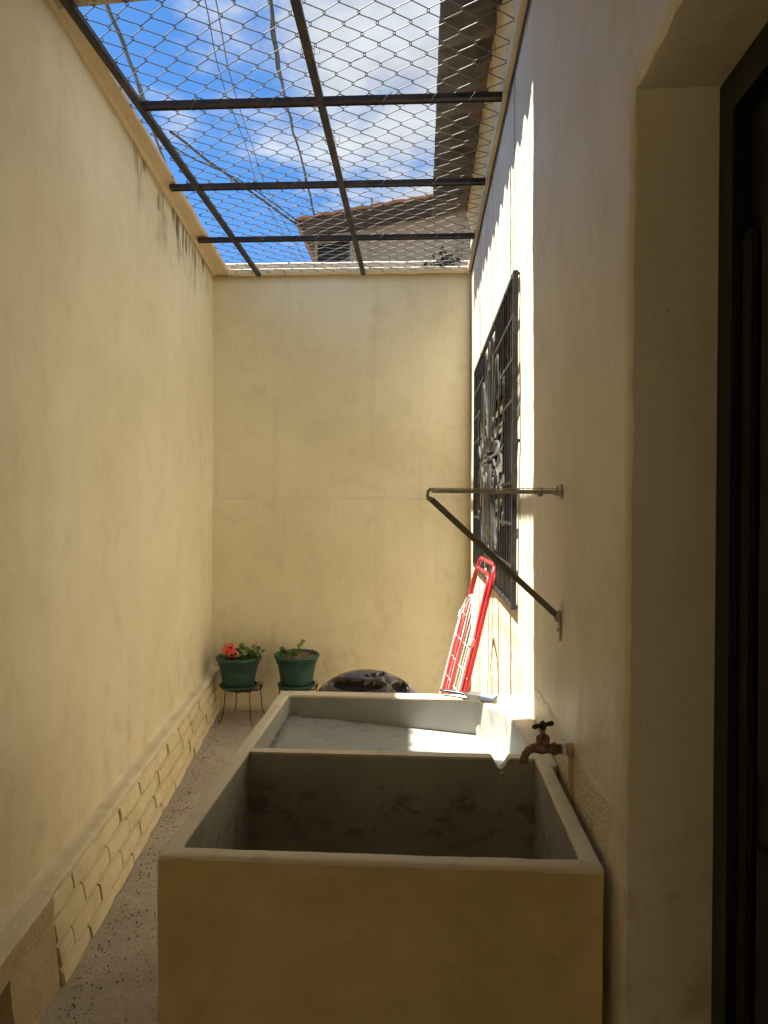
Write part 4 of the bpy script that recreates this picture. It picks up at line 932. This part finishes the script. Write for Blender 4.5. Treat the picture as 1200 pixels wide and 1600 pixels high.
# ============================================================ PAINT BRUSH on the rim
M_blk = mat('black_brush_handle', (0.03, 0.03, 0.035), 0.35); M_fer = mat('bright_ferrule', (0.72, 0.72, 0.70), 0.3, 0.9); M_bris = mat('paint_stiff_bristles', (0.16, 0.20, 0.27), 0.55)
brs = empty('paintbrush', (0.08, 2.372, 0.858), 'flat paintbrush with black handle and metal band on the far sink rim', 'paintbrush')
A_ = Vector((0.070, 2.376, 0.866)); D_ = Vector((0.185, -0.085, -0.002)); Ln = D_.length; D_.normalize(); S_ = D_.cross(Vector((0, 0, 1))).normalized(); U_ = S_.cross(D_)
def bsec(prof, name, m_):
    bm = bmesh.new(); rings = []
    for t, w_, h_ in prof:
        c_ = A_ + D_ * t; rings.append([bm.verts.new(c_ + S_ * (w_ * math.cos(q)) * (1 if abs(math.cos(q)) < .9 else 1) + U_ * (h_ * math.sin(q))) for q in [2 * math.pi * (i + .5) / 12 for i in range(12)]])
    for a, b in zip(rings, rings[1:]):
        for j in range(12): bm.faces.new((a[j], a[(j + 1) % 12], b[(j + 1) % 12], b[j]))
    bm.faces.new(rings[0]); bm.faces.new(rings[-1][::-1]); return link(name, bm, m_, brs, smooth=True)
bsec([(0, 0.004, 0.004), (0.004, 0.009, 0.0055), (0.02, 0.0105, 0.006), (0.05, 0.007, 0.006), (0.075, 0.0075, 0.006), (0.095, 0.014, 0.006), (0.103, 0.020, 0.006)], 'brush_handle', M_blk)
bm = bmesh.new()
def obox(bm, t0, t1, w_, h_, w2=None, h2=None):
    w2 = w2 or w_; h2 = h2 or h_
    hexa(bm, [A_ + D_ * t0 - S_ * w_ - U_ * h_, A_ + D_ * t0 + S_ * w_ - U_ * h_, A_ + D_ * t1 + S_ * w2 - U_ * h2, A_ + D_ * t1 - S_ * w2 - U_ * h2, A_ + D_ * t0 - S_ * w_ + U_ * h_, A_ + D_ * t0 + S_ * w_ + U_ * h_, A_ + D_ * t1 + S_ * w2 + U_ * h2, A_ + D_ * t1 - S_ * w2 + U_ * h2])
obox(bm, 0.102, 0.146, 0.0215, 0.0072); bmesh.ops.bevel(bm, geom=bm.edges[:], offset=0.002, segments=2, affect='EDGES'); link('ferrule', bm, M_fer, brs)
bm = bmesh.new(); rbr = random.Random(8)
obox(bm, 0.1465, 0.196, 0.0205, 0.0064, 0.024, 0.004)
for k in range(60):
    s_ = rbr.uniform(-0.021, 0.021); u_ = rbr.uniform(-0.005, 0.005); tube(bm, [A_ + D_ * 0.147 + S_ * s_ + U_ * u_, A_ + D_ * rbr.uniform(0.194, 0.205) + S_ * s_ * 1.12 + U_ * (u_ * 0.8 - 0.001)], 0.0011, 4)
link('bristles', bm, M_bris, brs)

# ============================================================ BEYOND THE YARD
M_par = plaster('weathered_pale_parapet', base=(0.55, 0.48, 0.38), streak=0.5, seed=9.2)
bm = bmesh.new(); rows = []
for x in ticks(-3.6, 2.6, 0.08):
    e = 0.006 * nz((x, 0, 0), 3); rows.append([bm.verts.new(p) for p in ((x, 6.9, 0), (x, 6.5, 0), (x, 6.5, 3.80 + e), (x, 6.52, 3.815 + e), (x, 6.9, 3.82))])
for A, B in zip(rows, rows[1:]):
    for j in range(5): bm.faces.new((A[j], A[(j + 1) % 5], B[(j + 1) % 5], B[j]))
bm.faces.new(rows[0]); bm.faces.new(rows[-1][::-1])
tag(link('parapet_wall', bm, M_par), 'pale weathered parapet just beyond the end wall, seen through the mesh', 'wall')
M_weed = leafmat('dark_weed', (0.012, 0.02, 0.01), (0.03, 0.04, 0.02)); M_weed.node_tree.nodes['Principled BSDF'].inputs['Roughness'].default_value = 1.0
wd = bmesh.new(); rw = random.Random(4)
for k in range(170):
    q = Vector((rw.gauss(0.20, 0.055), 6.44 + rw.uniform(-.05, .04), 3.70 + rw.gauss(0.03, 0.055))); leaf(wd, q, (rw.uniform(-1, 1), -1, rw.uniform(-.3, 1)), rw.uniform(0.012, 0.026), 4, rnd=rw)
tag(link('weed_clump', wd, M_weed), 'dark green weeds growing on the parapet beyond the end wall', 'plant')

nh = empty('neighbour_house', (-1.4, 8.9, 0), 'grey plastered neighbour house with clay tile roof edge and one dark window', 'house')
M_nw = plaster('grey_house_render', base=(0.36, 0.31, 0.26), streak=0.5, seed=12.0, rough=0.85)
def zroof(x): return 4.99 + 0.155 * (x + 1.45)
def PN(u, v): t = v; return (u, 8.8, 2.0 + (zroof(u) - 2.02) * t)
us = ticks(-1.38, 4.0, 0.12, (-1.355, -0.93)); 
wall_sheet('wall_face', PN, (0, -1, 0), us, ticks(0, 1, 0.04, (0.80, 0.965)), [(-1.355, -0.93, 0.80, 0.965)], 0.5, M_nw, nh, amp=0.006)
M_teal = mat('teal_window_frame', (0.03, 0.09, 0.085), 0.5); M_dark = mat('dark_window_glass', (0.012, 0.014, 0.015), 0.4)
bm = bmesh.new(); zw0, zw1 = 4.26, 4.84
for a, b in (((-0.96, 8.84, zw0), (-0.93, 8.88, zw1)), ((-1.35, 8.84, zw0), (-0.961, 8.88, zw0 + 0.03))): box(bm, a, b)
wf = link('window', bm, M_teal, nh)
bm = bmesh.new(); box(bm, (-1.37, 8.90, zw0 - 0.1), (-0.88, 8.93, zw1 + 0.2)); link('pane', bm, M_dark, wf)
M_eave = mat('dark_soffit_boards', (0.05, 0.035, 0.028), 0.8)
bm = bmesh.new(); xa, xb_ = -1.50, 4.1
hexa(bm, [(xa, 8.32, zroof(xa) - 0.06), (xb_, 8.32, zroof(xb_) - 0.06), (xb_, 11.5, zroof(xb_) - 0.06), (xa, 11.5, zroof(xa) - 0.06), (xa, 8.32, zroof(xa) - 0.01), (xb_, 8.32, zroof(xb_) - 0.01), (xb_, 11.5, zroof(xb_) - 0.01), (xa, 11.5, zroof(xa) - 0.01)])
rf = link('roof', bm, M_eave, nh)
m = mat('clay_tile', (0.38, 0.17, 0.11), 0.8); g = G(m); g.color(g.mix(g.ramp(g.noise(6, 6, 0.7), 0.4, 0.7), (0.42, 0.20, 0.13), (0.26, 0.16, 0.12))); M_tile = m
x = xa - 0.04; k = 0
while x < 4.0:
    bm = bmesh.new(); rings = []; dz = random.uniform(-0.004, 0.008)
    for (yy) in (8.27, 8.9, 9.5, 10.5, 11.5):
        rg = []
        for q in range(7): a = math.pi * q / 6; rg.append((x + 0.105 - 0.115 * math.cos(a), yy, zroof(x + 0.1 - 0.105 * math.cos(a)) - 0.015 + 0.022 * math.sin(a) + dz))
        rg += [(p[0], p[1], p[2] - 0.016) for p in rg[::-1]]; rings.append([bm.verts.new(p) for p in rg])
    for A, B in zip(rings, rings[1:]):
        for j in range(14): bm.faces.new((A[j], A[(j + 1) % 14], B[(j + 1) % 14], B[j]))
    bm.faces.new(rings[0]); bm.faces.new(rings[-1][::-1]); link('roof_tile', bm, M_tile, rf); x += 0.225
bm = bmesh.new(); tube(bm, [(-0.62, 8.4, zroof(-0.62)), (-0.62, 8.4, zroof(-0.62) + 0.14)], 0.008, 6); link('roof_spike', bm, M_black, nh)

# overhead utility wires
def wire(pts, r_, name, label, kinks=0.0, n_=40, group=None):
    P_ = [Vector(p) for p in pts]; res = []
    for i in range(len(P_) - 1):
        p0 = P_[max(i - 1, 0)]; p1 = P_[i]; p2 = P_[i + 1]; p3 = P_[min(i + 2, len(P_) - 1)]
        for j in range(8):
            t = j / 8; q = 0.5 * ((2 * p1) + (-p0 + p2) * t + (2 * p0 - 5 * p1 + 4 * p2 - p3) * t * t + (-p0 + 3 * p1 - 3 * p2 + p3) * t ** 3)
            res.append(q + Vector((nz(q, 3), 0, nz(q, 3, 5))) * kinks)
    res.append(P_[-1]); bm = bmesh.new(); tube(bm, res, r_, 6); return tag(link(name, bm, M_black, smooth=True), label, 'cable', group)
wire([(-0.62, 2.6, 3.98), (-0.792, 3.5, 4.24), (-0.966, 4.5, 4.50), (-1.173, 6.0, 4.90), (-1.246, 7.3, 5.01), (-1.312, 8.4, 4.96)], 0.011, 'utility_cable', 'thick twisted black cable dropping to the corner of the neighbour house roof', 0.014)
wire([(-0.60, 2.6, 4.0), (-0.78, 3.5, 4.22), (-0.985, 4.5, 4.51), (-1.165, 6.0, 4.89), (-1.26, 7.3, 5.03), (-1.32, 8.4, 4.98)], 0.007, 'utility_cable', 'thinner cable twisted round the thick one above the house corner', 0.022)
wire([(-1.55, 2.6, 4.0), (-1.697, 3.5, 4.20), (-1.941, 4.5, 4.42), (-2.326, 6.0, 4.64), (-2.477, 7.3, 4.56), (-2.9, 12, 4.2)], 0.013, 'utility_cable', 'leftmost thick cable running along beyond the left wall', 0.008)
wire([(-1.52, 2.6, 3.9), (-1.663, 3.5, 4.13), (-1.897, 4.5, 4.32), (-2.24, 6.0, 4.69), (-1.921, 7.3, 4.955), (-1.46, 8.4, 4.936)], 0.007, 'utility_cable', 'thin slack cable curving from upper left to the house corner', 0.006)
wire([(-2.24, 6.0, 4.80), (-1.9, 7.3, 4.90), (-1.44, 8.5, 4.90)], 0.012, 'utility_cable', 'short sloping cable reaching the house wall below its roof corner', 0.01)
wire([(-0.98, 2.6, 3.85), (-1.131, 3.5, 4.126), (-1.337, 4.5, 4.327), (-1.552, 6.0, 4.647), (-1.68, 7.5, 4.76), (-2.0, 14, 5.6)], 0.0035, 'utility_cable', 'left one of the two thin wires over the middle of the mesh', 0)
wire([(-0.92, 2.6, 3.85), (-1.074, 3.5, 4.124), (-1.272, 4.5, 4.325), (-1.495, 6.0, 4.646), (-1.62, 7.5, 4.80), (-1.9, 14, 5.6)], 0.0035, 'utility_cable', 'right one of the two thin wires over the middle of the mesh', 0)
